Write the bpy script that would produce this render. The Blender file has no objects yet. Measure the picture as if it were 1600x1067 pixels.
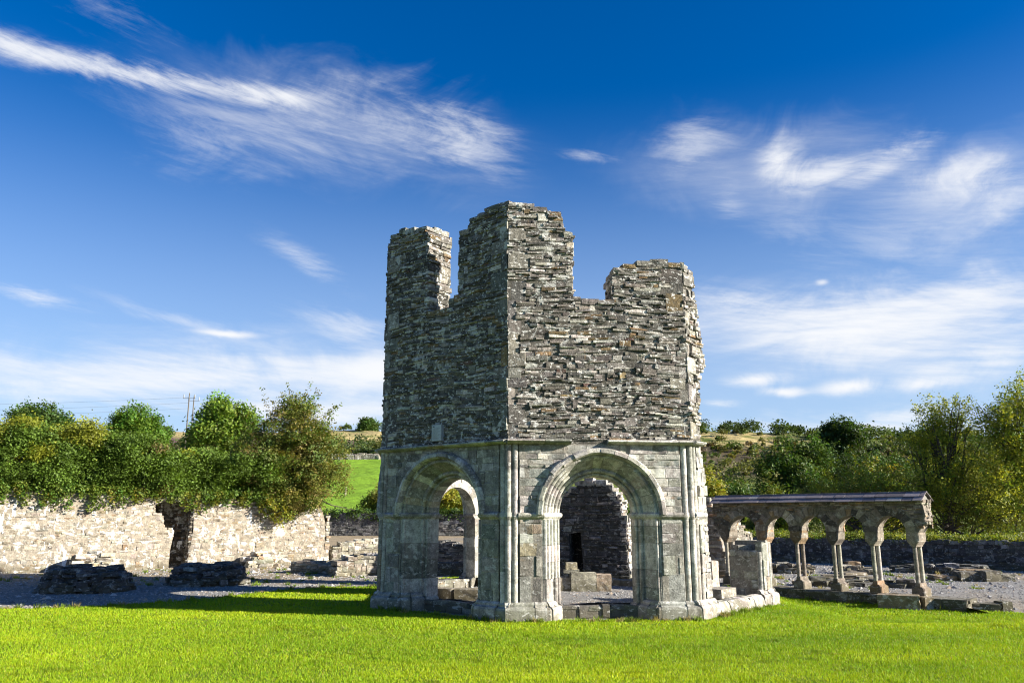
import bpy, math
import numpy as np
from mathutils import Vector
from mathutils.geometry import tessellate_polygon
R = math.radians
sc = bpy.context.scene
rng = np.random.default_rng(7)

# ------------------------------------------------------------------ camera, sky, sun, exposure
cam = bpy.data.cameras.new('camera'); cam_o = bpy.data.objects.new('camera', cam)
sc.collection.objects.link(cam_o); sc.camera = cam_o
cam.sensor_width = 36; cam.lens = 36*1259/1600; cam.clip_end = 3000; cam.clip_start = .1
cam_o.location = (0, 0, 1.6); cam_o.rotation_euler = (R(90)+.2131, 0, 0)

SUN_EL, SUN_AZ = 22.0, 105.0          # azimuth clockwise from +Y
sd = Vector((math.sin(R(SUN_AZ))*math.cos(R(SUN_EL)), math.cos(R(SUN_AZ))*math.cos(R(SUN_EL)), math.sin(R(SUN_EL))))
sun = bpy.data.lights.new('sun', 'SUN'); sun.energy = 5.0; sun.angle = R(.5); sun.color = (1, .93, .82)
sun_o = bpy.data.objects.new('sun', sun); sc.collection.objects.link(sun_o)
sun_o.rotation_euler = (-sd).to_track_quat('-Z', 'Y').to_euler()
sc.view_settings.view_transform = 'Standard'; sc.view_settings.look = 'None'
sc.view_settings.exposure = 1.55; sc.view_settings.gamma = 1
sc.cycles.max_bounces = 6; sc.cycles.transparent_max_bounces = 6
sc.cycles.use_denoising = True; sc.cycles.filter_width = 1.1

def N(t, kind, **kw):
    n = t.nodes.new(kind)
    for k, v in kw.items():
        if k.startswith('i_'):
            key = k[2:]; key = int(key) if key.isdigit() else key
            n.inputs[key].default_value = v
        else: setattr(n, k, v)
    return n

def make_world():
    w = bpy.data.worlds.new('World'); sc.world = w; w.use_nodes = True
    t = w.node_tree; t.nodes.clear(); L = t.links.new
    def mth(op, a, b=None, c=None, clamp=False):
        n = N(t, 'ShaderNodeMath', operation=op, use_clamp=clamp)
        for i, v in enumerate((a, b, c)):
            if v is None: continue
            if isinstance(v, (int, float)): n.inputs[i].default_value = v
            else: L(v, n.inputs[i])
        return n.outputs[0]
    sky = N(t, 'ShaderNodeTexSky', sky_type='NISHITA', sun_disc=False)
    sky.sun_elevation = R(SUN_EL); sky.sun_rotation = R(SUN_AZ)
    sky.air_density = 1.0; sky.dust_density = .5; sky.ozone_density = 3.0
    hs = N(t, 'ShaderNodeHueSaturation', i_Saturation=1.45, i_Value=1.08, i_Hue=.514)
    L(sky.outputs[0], hs.inputs['Color'])
    tc = N(t, 'ShaderNodeTexCoord'); sp = N(t, 'ShaderNodeSeparateXYZ'); L(tc.outputs['Generated'], sp.inputs[0])
    X, Y, Z = sp.outputs
    az = mth('MULTIPLY', mth('ARCTAN2', X, Y), 57.2958)
    el = mth('MULTIPLY', mth('ARCSINE', Z), 57.2958)
    # wispy noise in (azimuth, elevation), domain-warped
    def vec(ax, ex, rot=0):
        c, s = math.cos(R(rot)), math.sin(R(rot))
        a = mth('ADD', mth('MULTIPLY', az, c), mth('MULTIPLY', el, s))
        b = mth('SUBTRACT', mth('MULTIPLY', el, c), mth('MULTIPLY', az, s))
        cb = N(t, 'ShaderNodeCombineXYZ'); L(mth('MULTIPLY', a, ax), cb.inputs[0]); L(mth('MULTIPLY', b, ex), cb.inputs[1])
        return cb.outputs[0]
    def noise(v, scale, det, rough, dist, lac=2.0):
        n = N(t, 'ShaderNodeTexNoise', noise_dimensions='2D', i_Scale=scale, i_Detail=det, i_Roughness=rough, i_Distortion=dist, i_Lacunarity=lac)
        L(v, n.inputs['Vector']); return n.outputs['Fac']
    n_fine = noise(vec(.11, .42, -8), 1.0, 10, .68, .45)
    n_fib = noise(vec(.30, 2.6, -10), 1.0, 8, .7, .35)
    n_fine = mth('ADD', mth('MULTIPLY', n_fine, .72), mth('MULTIPLY', n_fib, .28))
    n_low = noise(vec(.04, .30, -3), 1.0, 9, .62, .35)
    n_puff = noise(vec(.22, .42, 8), 1.0, 9, .64, .5)
    n_puff = mth('ADD', mth('MULTIPLY', n_puff, .6), mth('MULTIPLY', n_fine, .4))
    n_low = mth('ADD', mth('MULTIPLY', n_low, .85), mth('MULTIPLY', n_fib, .15))
    warp = mth('MULTIPLY', mth('SUBTRACT', noise(vec(.12, .2), 1.0, 5, .6, .5), .5), 1.0)
    def blob(a0, e0, ra, re, rot, gain, n, lo, hi, soft=1.0):
        lo, hi, gain = lo*.5+.17, hi*.5+.335, min(1, gain*1.12)
        c, s = math.cos(R(rot)), math.sin(R(rot))
        dx = mth('SUBTRACT', az, a0)
        dy = mth('SUBTRACT', mth('ADD', el, mth('MULTIPLY', warp, re*1.2)), e0)
        p = mth('DIVIDE', mth('ADD', mth('MULTIPLY', dx, c), mth('MULTIPLY', dy, s)), ra)
        q = mth('DIVIDE', mth('SUBTRACT', mth('MULTIPLY', dy, c), mth('MULTIPLY', dx, s)), re)
        d = mth('SQRT', mth('ADD', mth('MULTIPLY', p, p), mth('MULTIPLY', q, q)))
        m = N(t, 'ShaderNodeMapRange', interpolation_type='SMOOTHSTEP', clamp=True)
        L(d, m.inputs[0]); m.inputs[1].default_value = 1.0; m.inputs[2].default_value = max(0, 1-soft)
        m.inputs[3].default_value = 0; m.inputs[4].default_value = 1
        r = N(t, 'ShaderNodeMapRange', interpolation_type='SMOOTHSTEP', clamp=True)
        # the mask widens the noise band instead of only fading it: feathered, torn edges
        L(mth('ADD', n, mth('MULTIPLY', mth('SUBTRACT', m.outputs[0], 1), .22)), r.inputs[0])
        r.inputs[1].default_value = lo; r.inputs[2].default_value = hi; r.inputs[3].default_value = 0; r.inputs[4].default_value = gain
        return mth('MULTIPLY', r.outputs[0], mth('POWER', m.outputs[0], .85))
    B = [
        blob(-13, 26.2, 19, 5.2, -4, .34, n_low, -.35, .85), blob(20, 22.8, 17, 4.6, -8, .32, n_low, -.35, .85), blob(31, 19.5, 9, 4.5, 0, .42, n_low, -.3, .8),
        blob(24, 11.6, 22, 4.8, -5, .55, n_low, -.35, .7), blob(-18, 8.8, 30, 4.2, 1, .5, n_low, -.35, .7),
        blob(-34, 27.6, 13, 1.3, 0, .8, n_fine, .10, .60), blob(-25, 27.7, 12, 1.1, 1, .8, n_fine, .10, .58),
        blob(-17.5, 28.1, 8, 1.1, 2, .8, n_fine, .12, .58),
        blob(-9, 26.9, 13, 3.8, -5, .5, n_fine, .20, .72), blob(-3.5, 26.8, 7, 3.2, -25, .5, n_fine, .2, .7),
        blob(-20, 25.4, 14, 4.6, 0, .34, n_fine, .20, .75), blob(-29, 31, 10, 3.2, -25, .25, n_fine, .3, .75),
        blob(19.6, 23.5, 3.0, 2.4, -20, 1.0, n_puff, .05, .55), blob(22.8, 22.6, 5.2, 1.9, 10, .75, n_puff, .18, .62),
        blob(26.5, 22.5, 5.5, 1.8, 18, .75, n_fine, .15, .62), blob(13.5, 25.2, 5.2, 2.8, 10, .45, n_fine, .22, .70),
        blob(6, 25.0, 3.6, .8, -8, .5, n_fine, .15, .65), blob(16.0, 21.4, 2.4, 3.6, 20, .4, n_fine, .22, .7),
        blob(31.2, 20.6, 6.0, 2.4, -6, .75, n_puff, .18, .64), blob(33.0, 18.6, 5, 2.2, 10, .55, n_puff, .22, .66),
        blob(27, 17.6, 12, 3.4, 0, .26, n_fine, .2, .75), blob(20, 19.5, 5, 3.4, 0, .2, n_fine, .2, .7),
        blob(24.5, 11.9, 19, 4.2, -5, .95, n_low, .10, .55), blob(17.0, 13.6, 8, 2.6, -14, .75, n_fine, .15, .62),
        blob(31, 13.4, 9, 3.2, 8, .8, n_low, .15, .58), blob(33, 10.6, 10, 2.2, 5, .6, n_low, .15, .58),
        blob(-24, 8.6, 24, 3.6, 0, .92, n_low, .10, .52), blob(-8, 9.9, 14, 2.2, 2, .95, n_low, .10, .52),
        blob(-12, 7.0, 20, 1.8, 0, .75, n_low, .15, .55),
        blob(22, 6.0, 24, 2.4, 0, .85, n_low, .12, .55),
        blob(-20, 12.0, 3.4, .40, 0, .9, n_low, .05, .4), blob(-31.5, 13.2, 4.4, .8, -4, .75, n_fine, .1, .55),
        blob(-15, 17.4, 5.5, 1.4, -28, .5, n_fine, .15, .65), blob(-12, 12.4, 7.5, 2.0, -18, .42, n_fine, .2, .68),
        blob(-22, 12.4, 10, .9, -12, .35, n_fine, .15, .6), blob(-11, 12.9, 5, 1.4, 0, .3, n_fine, .2, .6),
        blob(17.0, 9.1, 3.6, .8, 0, .85, n_puff, .1, .48), blob(22.9, 8.3, 3.4, .9, 4, .9, n_puff, .1, .48),
        blob(18.9, 8.2, 2.5, .55, -3, .85, n_puff, .1, .48), blob(27.5, 8.4, 4.5, .8, 0, .8, n_puff, .1, .48),
        blob(14.5, 7.7, 2.4, .6, 0, .7, n_puff, .1, .48), blob(21.8, 15.3, .7, .35, 0, .6, n_puff, .05, .4),
    ]
    f = B[0]
    for b in B[1:]:                               # 1-(1-a)(1-b)
        f = mth('SUBTRACT', 1, mth('MULTIPLY', mth('SUBTRACT', 1, f), mth('SUBTRACT', 1, b, clamp=True)))
    hz = N(t, 'ShaderNodeMapRange', interpolation_type='SMOOTHSTEP', clamp=True)
    L(el, hz.inputs[0]); hz.inputs[1].default_value = 30; hz.inputs[2].default_value = 0; hz.inputs[3].default_value = 0; hz.inputs[4].default_value = .75
    hm = N(t, 'ShaderNodeMix', data_type='RGBA'); L(hz.outputs[0], hm.inputs[0]); L(hs.outputs[0], hm.inputs[6]); hm.inputs[7].default_value = (3.7, 4.9, 6.9, 1)
    mix = N(t, 'ShaderNodeMix', data_type='RGBA'); L(f, mix.inputs[0]); L(hm.outputs[2], mix.inputs[6])
    mix.inputs[7].default_value = (6.6, 6.7, 6.9, 1)
    bg = N(t, 'ShaderNodeBackground', i_Strength=.050); L(mix.outputs[2], bg.inputs[0])
    L(bg.outputs[0], N(t, 'ShaderNodeOutputWorld').inputs[0])
    w.cycles.sampling_method = 'MANUAL'; w.cycles.sample_map_resolution = 512
make_world()

# ------------------------------------------------------------------ numpy noise
def vnoise(x, y, seed=0):
    x = np.asarray(x, float); y = np.asarray(y, float)
    xi = np.floor(x).astype(np.int64); yi = np.floor(y).astype(np.int64); fx = x-xi; fy = y-yi
    fx = fx*fx*(3-2*fx); fy = fy*fy*(3-2*fy)
    def h(a, b):
        n = (a*374761393+b*668265263+seed*1442695) & 0x7fffffff
        n = ((n ^ (n >> 13))*1274126177) & 0x7fffffff
        return ((n ^ (n >> 16)) & 0xffff)/65535.
    return (h(xi, yi)*(1-fx)+h(xi+1, yi)*fx)*(1-fy)+(h(xi, yi+1)*(1-fx)+h(xi+1, yi+1)*fx)*fy
def fbm(x, y, o=4, seed=0):
    s = 0; a = .5; k = 1
    for i in range(o): s = s+a*vnoise(x*k, y*k, seed+i*17); a *= .5; k *= 2.03
    return s/(1-.5**o)
def sstep(a, b, x):
    t = np.clip((np.asarray(x, float)-a)/(b-a), 0, 1); return t*t*(3-2*t)

# ------------------------------------------------------------------ mesh builder and scene helpers
class MB:
    def __init__(s): s.v = []; s.q = []; s.t = []; s.c = []; s.n = 0
    def add(s, v, quads=None, tris=None, col=(.3, .3, .3)):
        v = np.asarray(v, float).reshape(-1, 3); m = len(v)
        c = np.asarray(col, float)
        if c.ndim == 1: c = np.tile(c, (m, 1))
        if quads is not None and len(quads): s.q.append(np.asarray(quads, np.int64)+s.n)
        if tris is not None and len(tris): s.t.append(np.asarray(tris, np.int64)+s.n)
        s.v.append(v); s.c.append(c[:, :3]); s.n += m
    def mesh(s, name, off=(0, 0, 0), smooth=False):
        v = np.concatenate(s.v)-np.array(off); c = np.concatenate(s.c)
        q = np.concatenate(s.q) if s.q else np.zeros((0, 4), np.int64)
        t = np.concatenate(s.t) if s.t else np.zeros((0, 3), np.int64)
        me = bpy.data.meshes.new(name); me.vertices.add(len(v)); me.vertices.foreach_set('co', v.ravel())
        loops = np.concatenate([q.ravel(), t.ravel()]).astype(np.int32)
        me.loops.add(len(loops)); me.loops.foreach_set('vertex_index', loops)
        nq, nt = len(q), len(t); me.polygons.add(nq+nt)
        st = np.concatenate([np.arange(nq)*4, nq*4+np.arange(nt)*3]).astype(np.int32)
        me.polygons.foreach_set('loop_start', st)
        me.update(calc_edges=True); me.validate()
        a = me.color_attributes.new('Col', 'FLOAT_COLOR', 'POINT')
        a.data.foreach_set('color', np.concatenate([np.clip(c, 0, 1), np.ones((len(c), 1))], 1).astype(np.float32).ravel())
        me.polygons.foreach_set('use_smooth', np.full(nq+nt, bool(smooth)))
        return me
    def build(s, name, mat, parent=None, smooth=False, origin=None, **tags):
        off = (0, 0, 0)
        p = parent
        if parent is not None:
            off = parent['_off'] if '_off' in parent else (0, 0, 0)
            off = tuple(off)
        elif origin is not None: off = origin
        o = bpy.data.objects.new(name, s.mesh(name, off, smooth)); sc.collection.objects.link(o)
        o.data.materials.append(mat)
        if parent is not None: o.parent = parent; OFF[o.name] = off
        else: o.location = off
        o['_off'] = off
        for k, w in tags.items(): o[k] = w
        return o
OFF = {}
def empty(name, loc, **tags):
    o = bpy.data.objects.new(name, None); sc.collection.objects.link(o); o.location = loc; o['_off'] = tuple(loc)
    o.empty_display_size = .3
    for k, w in tags.items(): o[k] = w
    return o

class Face:
    """vertical plane frame: u along, d inward (behind the face), z up"""
    def __init__(s, P, Q):
        s.O = np.array(P, float)[:2]; d = np.array(Q, float)[:2]-s.O; s.L = float(np.linalg.norm(d)); s.U = d/s.L
        s.Nn = np.array([s.U[1], -s.U[0]])
    def p(s, u, d, z):
        u, d, z = np.broadcast_arrays(np.asarray(u, float), np.asarray(d, float), np.asarray(z, float))
        xy = s.O+u[..., None]*s.U-d[..., None]*s.Nn
        return np.concatenate([xy, z[..., None]], -1)
    def flip(s, t=0):  # the other side of a wall of thickness t; u runs backwards
        a = s.O-s.Nn*t; b = a+s.U*s.L; return Face(b, a)
    def end(s, u, t, far=True):  # end face at u, from front to back (or back to front)
        a = s.O+s.U*u; b = a-s.Nn*t
        return Face(a, b) if far else Face(b, a)

def wave(u, z, ph):
    return .022*np.sin(1.7*u+.9*z+ph)+.014*np.sin(4.3*u+2.3*z+ph*2)

def poly_iv(poly, z):
    xs = []
    n = len(poly)
    for i in range(n):
        (a, b), (c, d) = poly[i], poly[(i+1) % n]
        if (b <= z) != (d <= z): xs.append(a+(z-b)/(d-b)*(c-a))
    xs.sort(); return [(xs[i], xs[i+1]) for i in range(0, len(xs)-1, 2)]
def cut(iv, lo, hi):
    out = []
    for a, b in iv:
        if hi <= a or lo >= b: out.append((a, b)); continue
        if lo > a: out.append((a, lo))
        if hi < b: out.append((hi, b))
    return out

def pal_col(pal, n, r):
    ws = np.array([p[0] for p in pal], float); idx = r.choice(len(pal), n, p=ws/ws.sum())
    base = np.array([p[1] for p in pal])[idx]
    return base*r.uniform(.7, 1.3, (n, 1))*r.uniform(.95, 1.05, (n, 3))

def add_stones(mb, F, st, cols, r, bev=.008, jit=.18, ph=0., wav=True):
    """st: rows u0,u1,z0,z1,protrusion,back-depth"""
    st = np.asarray(st, float); n = len(st)
    if not n: return
    u0, u1, z0, z1, p, bk = st.T
    w = u1-u0; h = z1-z0; m = np.minimum(w, h); bv = np.minimum(bev*r.uniform(.6, 2.0, n), m*.32)
    def ring(ins, d, j):
        us = np.stack([u0+ins, u1-ins, u1-ins, u0+ins], 1)+r.uniform(-1, 1, (n, 4))*(j*m)[:, None]
        zs = np.stack([z0+ins, z0+ins, z1-ins, z1-ins], 1)+r.uniform(-1, 1, (n, 4))*(j*h)[:, None]
        ds = np.tile(d[:, None], (1, 4))
        return us, ds, zs
    tilt = r.uniform(-1, 1, n)*.25*np.clip(p, 0, .03)
    yaw = np.clip(r.normal(0, .07, n)*w, -.014, .014)
    rings = [ring(0*m, bk, 0), ring(0*m, -(p-bv*.8), jit*.35), ring(bv, -p, jit*.5)]
    rings[2][1][:, 0] -= yaw; rings[2][1][:, 3] -= yaw; rings[2][1][:, 1] += yaw; rings[2][1][:, 2] += yaw
    rings[1][1][:, 0] -= yaw; rings[1][1][:, 3] -= yaw; rings[1][1][:, 1] += yaw; rings[1][1][:, 2] += yaw
    sk = r.uniform(-.03, .03, n)*h*2
    rings[2][1][:, 2:] += tilt[:, None]; 
    V = []
    for us, ds, zs in rings:
        zs = zs.copy(); zs[:, 1:3] += sk[:, None]
        if wav: zs = zs+wave(us, zs, ph)
        V.append(F.p(us, ds, zs))
    V = np.stack(V, 1).reshape(n, 12, 3)
    q = []
    for a in (0, 4):
        for k in range(4):
            q.append([a+k, a+(k+1) % 4, a+4+(k+1) % 4, a+4+k])
    q.append([8, 9, 10, 11]); q = np.array(q)
    Q = (q[None]+(np.arange(n)*12)[:, None, None]).reshape(-1, 4)
    mb.add(V.reshape(-1, 3), quads=Q, col=np.repeat(cols, 12, 0))

def rubble(mb, F, poly, r, row=(.03, .075), ln=(.10, .42), prot=(.0, .04), back=.12, holes=(), pal=None, nbig=0,
           bigsz=((.18, .4), (.12, .24)), edge=.05, gap=.006, zr=None, quoins=(), ph=0., bev=.008, jit=.18, bigpal=None, wav=True):
    zs = [p[1] for p in poly]; zlo, zhi = min(zs), max(zs)
    bigs = []
    for (u, side, q0, q1) in quoins:       # big corner blocks
        z = q0
        k = r.integers(2)
        while z < q1:
            h = r.uniform(.16, .34); w = r.uniform(.26, .40) if k else r.uniform(.13, .22); k = 1-k
            if r.random() < .6:
                bigs.append((u, u+w, z, min(z+h, q1)) if side > 0 else (u-w, u, z, min(z+h, q1)))
            z += h
    us = [p[0] for p in poly]
    for _ in range(nbig):
        w = r.uniform(*bigsz[0]); h = r.uniform(*bigsz[1]); u = r.uniform(min(us), max(us)-w); z = r.uniform(zlo, zhi-h)
        zc, uc = z+h/2, u+w/2
        ok = all(any(a < u and u+w < b for a, b in poly_iv(poly, zz)) for zz in (z+.01, z+h-.01))
        for hf in holes:
            for zz in (z, zc, z+h):
                for a, b in hf(zz): ok &= not (a < u+w and b > u)
        ok &= all(not (u < b[1]+.02 and u+w > b[0]-.02 and z < b[3]+.02 and z+h > b[2]-.02) for b in bigs)
        if ok: bigs.append((u, u+w, z, z+h))
    st = []
    z = zlo
    while z < zhi:
        rh = r.uniform(*row)
        if r.random() < .12: rh *= 1.6
        if zhi-z-rh < row[0]*.5: rh = zhi-z
        zc = z+rh/2
        iv = poly_iv(poly, min(max(zc, zlo+1e-4), zhi-1e-4))
        for hf in holes:
            for a, b in hf(zc): iv = cut(iv, a, b)
        for b in bigs:
            if z < b[3]-.006 and z+rh > b[2]+.006: iv = cut(iv, b[0], b[1])
        for a, b in iv:
            if b-a < .015: continue
            u = a+r.uniform(-edge, edge*.4); bb = b+r.uniform(-edge*.4, edge)
            while u < bb-.01:
                w = r.uniform(*ln)*(1 if r.random() < .85 else .5)
                if bb-(u+w) < ln[0]*.6: w = bb-u
                w = min(w, bb-u)
                dz = 0
                st.append((u+gap/2, u+w-gap/2, z+gap/2+dz, z+rh-gap/2+r.uniform(-.1, .05)*rh, r.uniform(*prot)*(1 if r.random() < .9 else 1.5), back*r.uniform(.6, 1.3)))
                u += w
        z += rh
    cols = pal_col(pal, len(st), r)
    add_stones(mb, F, st, cols, r, bev, jit, ph, wav)
    if bigs:
        sb = [(a+gap/2, b-gap/2, c+gap/2, d-gap/2, r.uniform(prot[0], prot[1])*.8+.004, back) for a, b, c, d in bigs]
        add_stones(mb, F, sb, pal_col(bigpal or pal, len(sb), r), r, bev*1.2, .05, ph, wav)

def extrude_poly(mb, F, poly, d0, d1, col):
    n = len(poly); tri = tessellate_polygon([[Vector((a, b, 0)) for a, b in poly]])
    u = np.array([p[0] for p in poly]); z = np.array([p[1] for p in poly])
    V = np.concatenate([F.p(u, d0, z), F.p(u, d1, z)])
    T = [list(t) for t in tri]+[[t[2]+n, t[1]+n, t[0]+n] for t in tri]
    Q = [[i, (i+1) % n, (i+1) % n+n, i+n] for i in range(n)]
    mb.add(V, quads=Q, tris=T, col=col)

def strip_poly_top(poly, r, amp=.04): return [(u+r.uniform(-amp, amp), z+r.uniform(-amp, amp)) for u, z in poly]

def arch_hole(uc, zs, rr, zb=-9):
    def f(z):
        if z < zb: return []
        if z <= zs: return [(uc-rr, uc+rr)]
        if z < zs+rr:
            h = math.sqrt(rr*rr-(z-zs)**2); return [(uc-h, uc+h)]
        return []
    return f
def arch_notch(uc, zs, rr, zb, n=22):
    """points going left jamb bottom -> arc -> right jamb bottom, for insertion in a CCW bottom edge"""
    return [(uc-rr, zb)]+[(uc+rr*math.cos(a), zs+rr*math.sin(a)) for a in np.linspace(math.pi, 0, n)]+[(uc+rr, zb)]

def sweep(mb, F, rings, col, cap=True, r=None, closed=True):
    """rings: list of arrays (k,3) in (u,d,z)"""
    k = len(rings[0]); n = len(rings); V = np.concatenate([F.p(q[:, 0], q[:, 1], q[:, 2]) for q in rings])
    Q = []
    for i in range(n-1):
        for j in range(k if closed else k-1):
            a = i*k+j; b = i*k+(j+1) % k; Q.append([a, b, b+k, a+k])
    T = []
    if cap:
        p0 = rings[0]
        tri = tessellate_polygon([[Vector((x[0], x[1], x[2])) for x in p0]])
        T = [list(t) for t in tri]+[[a+(n-1)*k for a in t] for t in tri]
    mb.add(V, quads=Q, tris=T, col=col)

def arc_block(mb, F, uc, zs, prof, a0, a1, col, dr=0., dd=0., ns=3):
    P = np.array(prof); rings = []
    for a in np.linspace(a0, a1, ns+1):
        rr = P[:, 0]+dr
        rings.append(np.stack([uc+rr*math.cos(a), P[:, 1]+dd, zs+rr*math.sin(a)], 1))
    sweep(mb, F, rings, col)
def jamb_block(mb, F, uc, side, prof, z0, z1, col, dr=0., dd=0.):
    P = np.array(prof); rings = []
    for z in (z0, z1): rings.append(np.stack([uc+side*(P[:, 0]+dr), P[:, 1]+dd, np.full(len(P), z)], 1))
    sweep(mb, F, rings, col)

def cyl(mb, c, r0, r1, z0, z1, col, seg=12, c1=None):
    c = np.array(c, float)[:2]; c1 = c if c1 is None else np.array(c1, float)[:2]
    a = np.linspace(0, 2*math.pi, seg, endpoint=False)
    lo = np.stack([c[0]+r0*np.cos(a), c[1]+r0*np.sin(a), np.full(seg, z0)], 1)
    hi = np.stack([c1[0]+r1*np.cos(a), c1[1]+r1*np.sin(a), np.full(seg, z1)], 1)
    i = np.arange(seg); j = (i+1) % seg
    V = np.concatenate([lo, hi, [[c[0], c[1], z0]], [[c1[0], c1[1], z1]]])
    T = np.concatenate([np.stack([j, i, np.full(seg, 2*seg)], 1), np.stack([i+seg, j+seg, np.full(seg, 2*seg+1)], 1)])
    mb.add(V, quads=np.stack([i, j, j+seg, i+seg], 1), tris=T, col=col)

def tube(mb, pts, rad, col, seg=6):
    pts = np.array(pts, float); n = len(pts); rad = np.broadcast_to(np.asarray(rad, float), (n,))
    T = np.gradient(pts, axis=0); T /= np.linalg.norm(T, axis=1)[:, None]+1e-9
    ref = np.array([.31, .17, .93]) if abs(T[0][2]) < .8 else np.array([.9, .4, .1])
    A = np.cross(T, ref); A /= np.linalg.norm(A, axis=1)[:, None]; Bv = np.cross(T, A)
    a = np.linspace(0, 2*math.pi, seg, endpoint=False)
    V = pts[:, None]+rad[:, None, None]*(np.cos(a)[None, :, None]*A[:, None]+np.sin(a)[None, :, None]*Bv[:, None])
    i = np.arange(seg); j = (i+1) % seg
    Q = np.concatenate([np.stack([i, j, j+seg, i+seg], 1)+k*seg for k in range(n-1)])
    mb.add(V.reshape(-1, 3), quads=Q, col=col)

def rock(mb, c, size, rot, col, r, rough=.18, sub=3, rnd=.2):
    """irregular block: a subdivided box, rounded and roughened"""
    g = np.linspace(-1, 1, sub+1); V = []; Q = []
    idx = {}
    def vid(p):
        k = tuple(np.round(p, 4))
        if k not in idx: idx[k] = len(V); V.append(p)
        return idx[k]
    for ax in range(3):
        for s in (-1, 1):
            for i in range(sub):
                for j in range(sub):
                    f = []
                    for (a, b) in ((i, j), (i+1, j), (i+1, j+1), (i, j+1)):
                        p = [0, 0, 0]; p[ax] = s; p[(ax+1) % 3] = g[a]; p[(ax+2) % 3] = g[b]; f.append(vid(np.array(p, float)))
                    Q.append(f if s > 0 else f[::-1])
    V = np.array(V); nrm = np.linalg.norm(V, axis=1)[:, None]
    V = V*(1-rnd)+V/nrm*1.25*rnd
    V += r.uniform(-1, 1, V.shape)*rough*.5
    V *= np.array(size)/2
    c_, s_ = math.cos(rot), math.sin(rot)
    V = np.stack([V[:, 0]*c_-V[:, 1]*s_, V[:, 0]*s_+V[:, 1]*c_, V[:, 2]], 1)+np.array(c)+np.array([0, 0, size[2]/2])
    mb.add(V, quads=Q, col=np.array(col)*r.uniform(.85, 1.15, (len(V), 1)))

def top_rubble(mb, F, prof, t, r, pal, size=(.14, .38), h=(.05, .14), d0=0., over=.03):
    """loose looking stones bedded along the top of a wall; prof: list (u,z) along the top, left to right"""
    for (a, za), (b, zb) in zip(prof[:-1], prof[1:]):
        Ls = math.hypot(b-a, zb-za)
        if abs(b-a) < .08: continue
        u = a
        while u < b-.03:
            w = min(r.uniform(*size), b-u+.04)
            d = d0-over
            while d < d0+t:
                dw = r.uniform(.16, .34)
                dw = min(dw, d0+t+over-d)
                zz = za+(zb-za)*((u+w/2-a)/(b-a)); hh = r.uniform(*h)
                P = F.p(u+w/2, d+dw/2, zz-.03)
                rock(mb, P, (w*1.02, dw*1.02, hh+.03), math.atan2(F.U[1], F.U[0])+r.uniform(-.08, .08), pal_col(pal, 1, r)[0], r, .16, 2)
                d += dw+.005
                if dw < .05: break
            u += w

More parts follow.
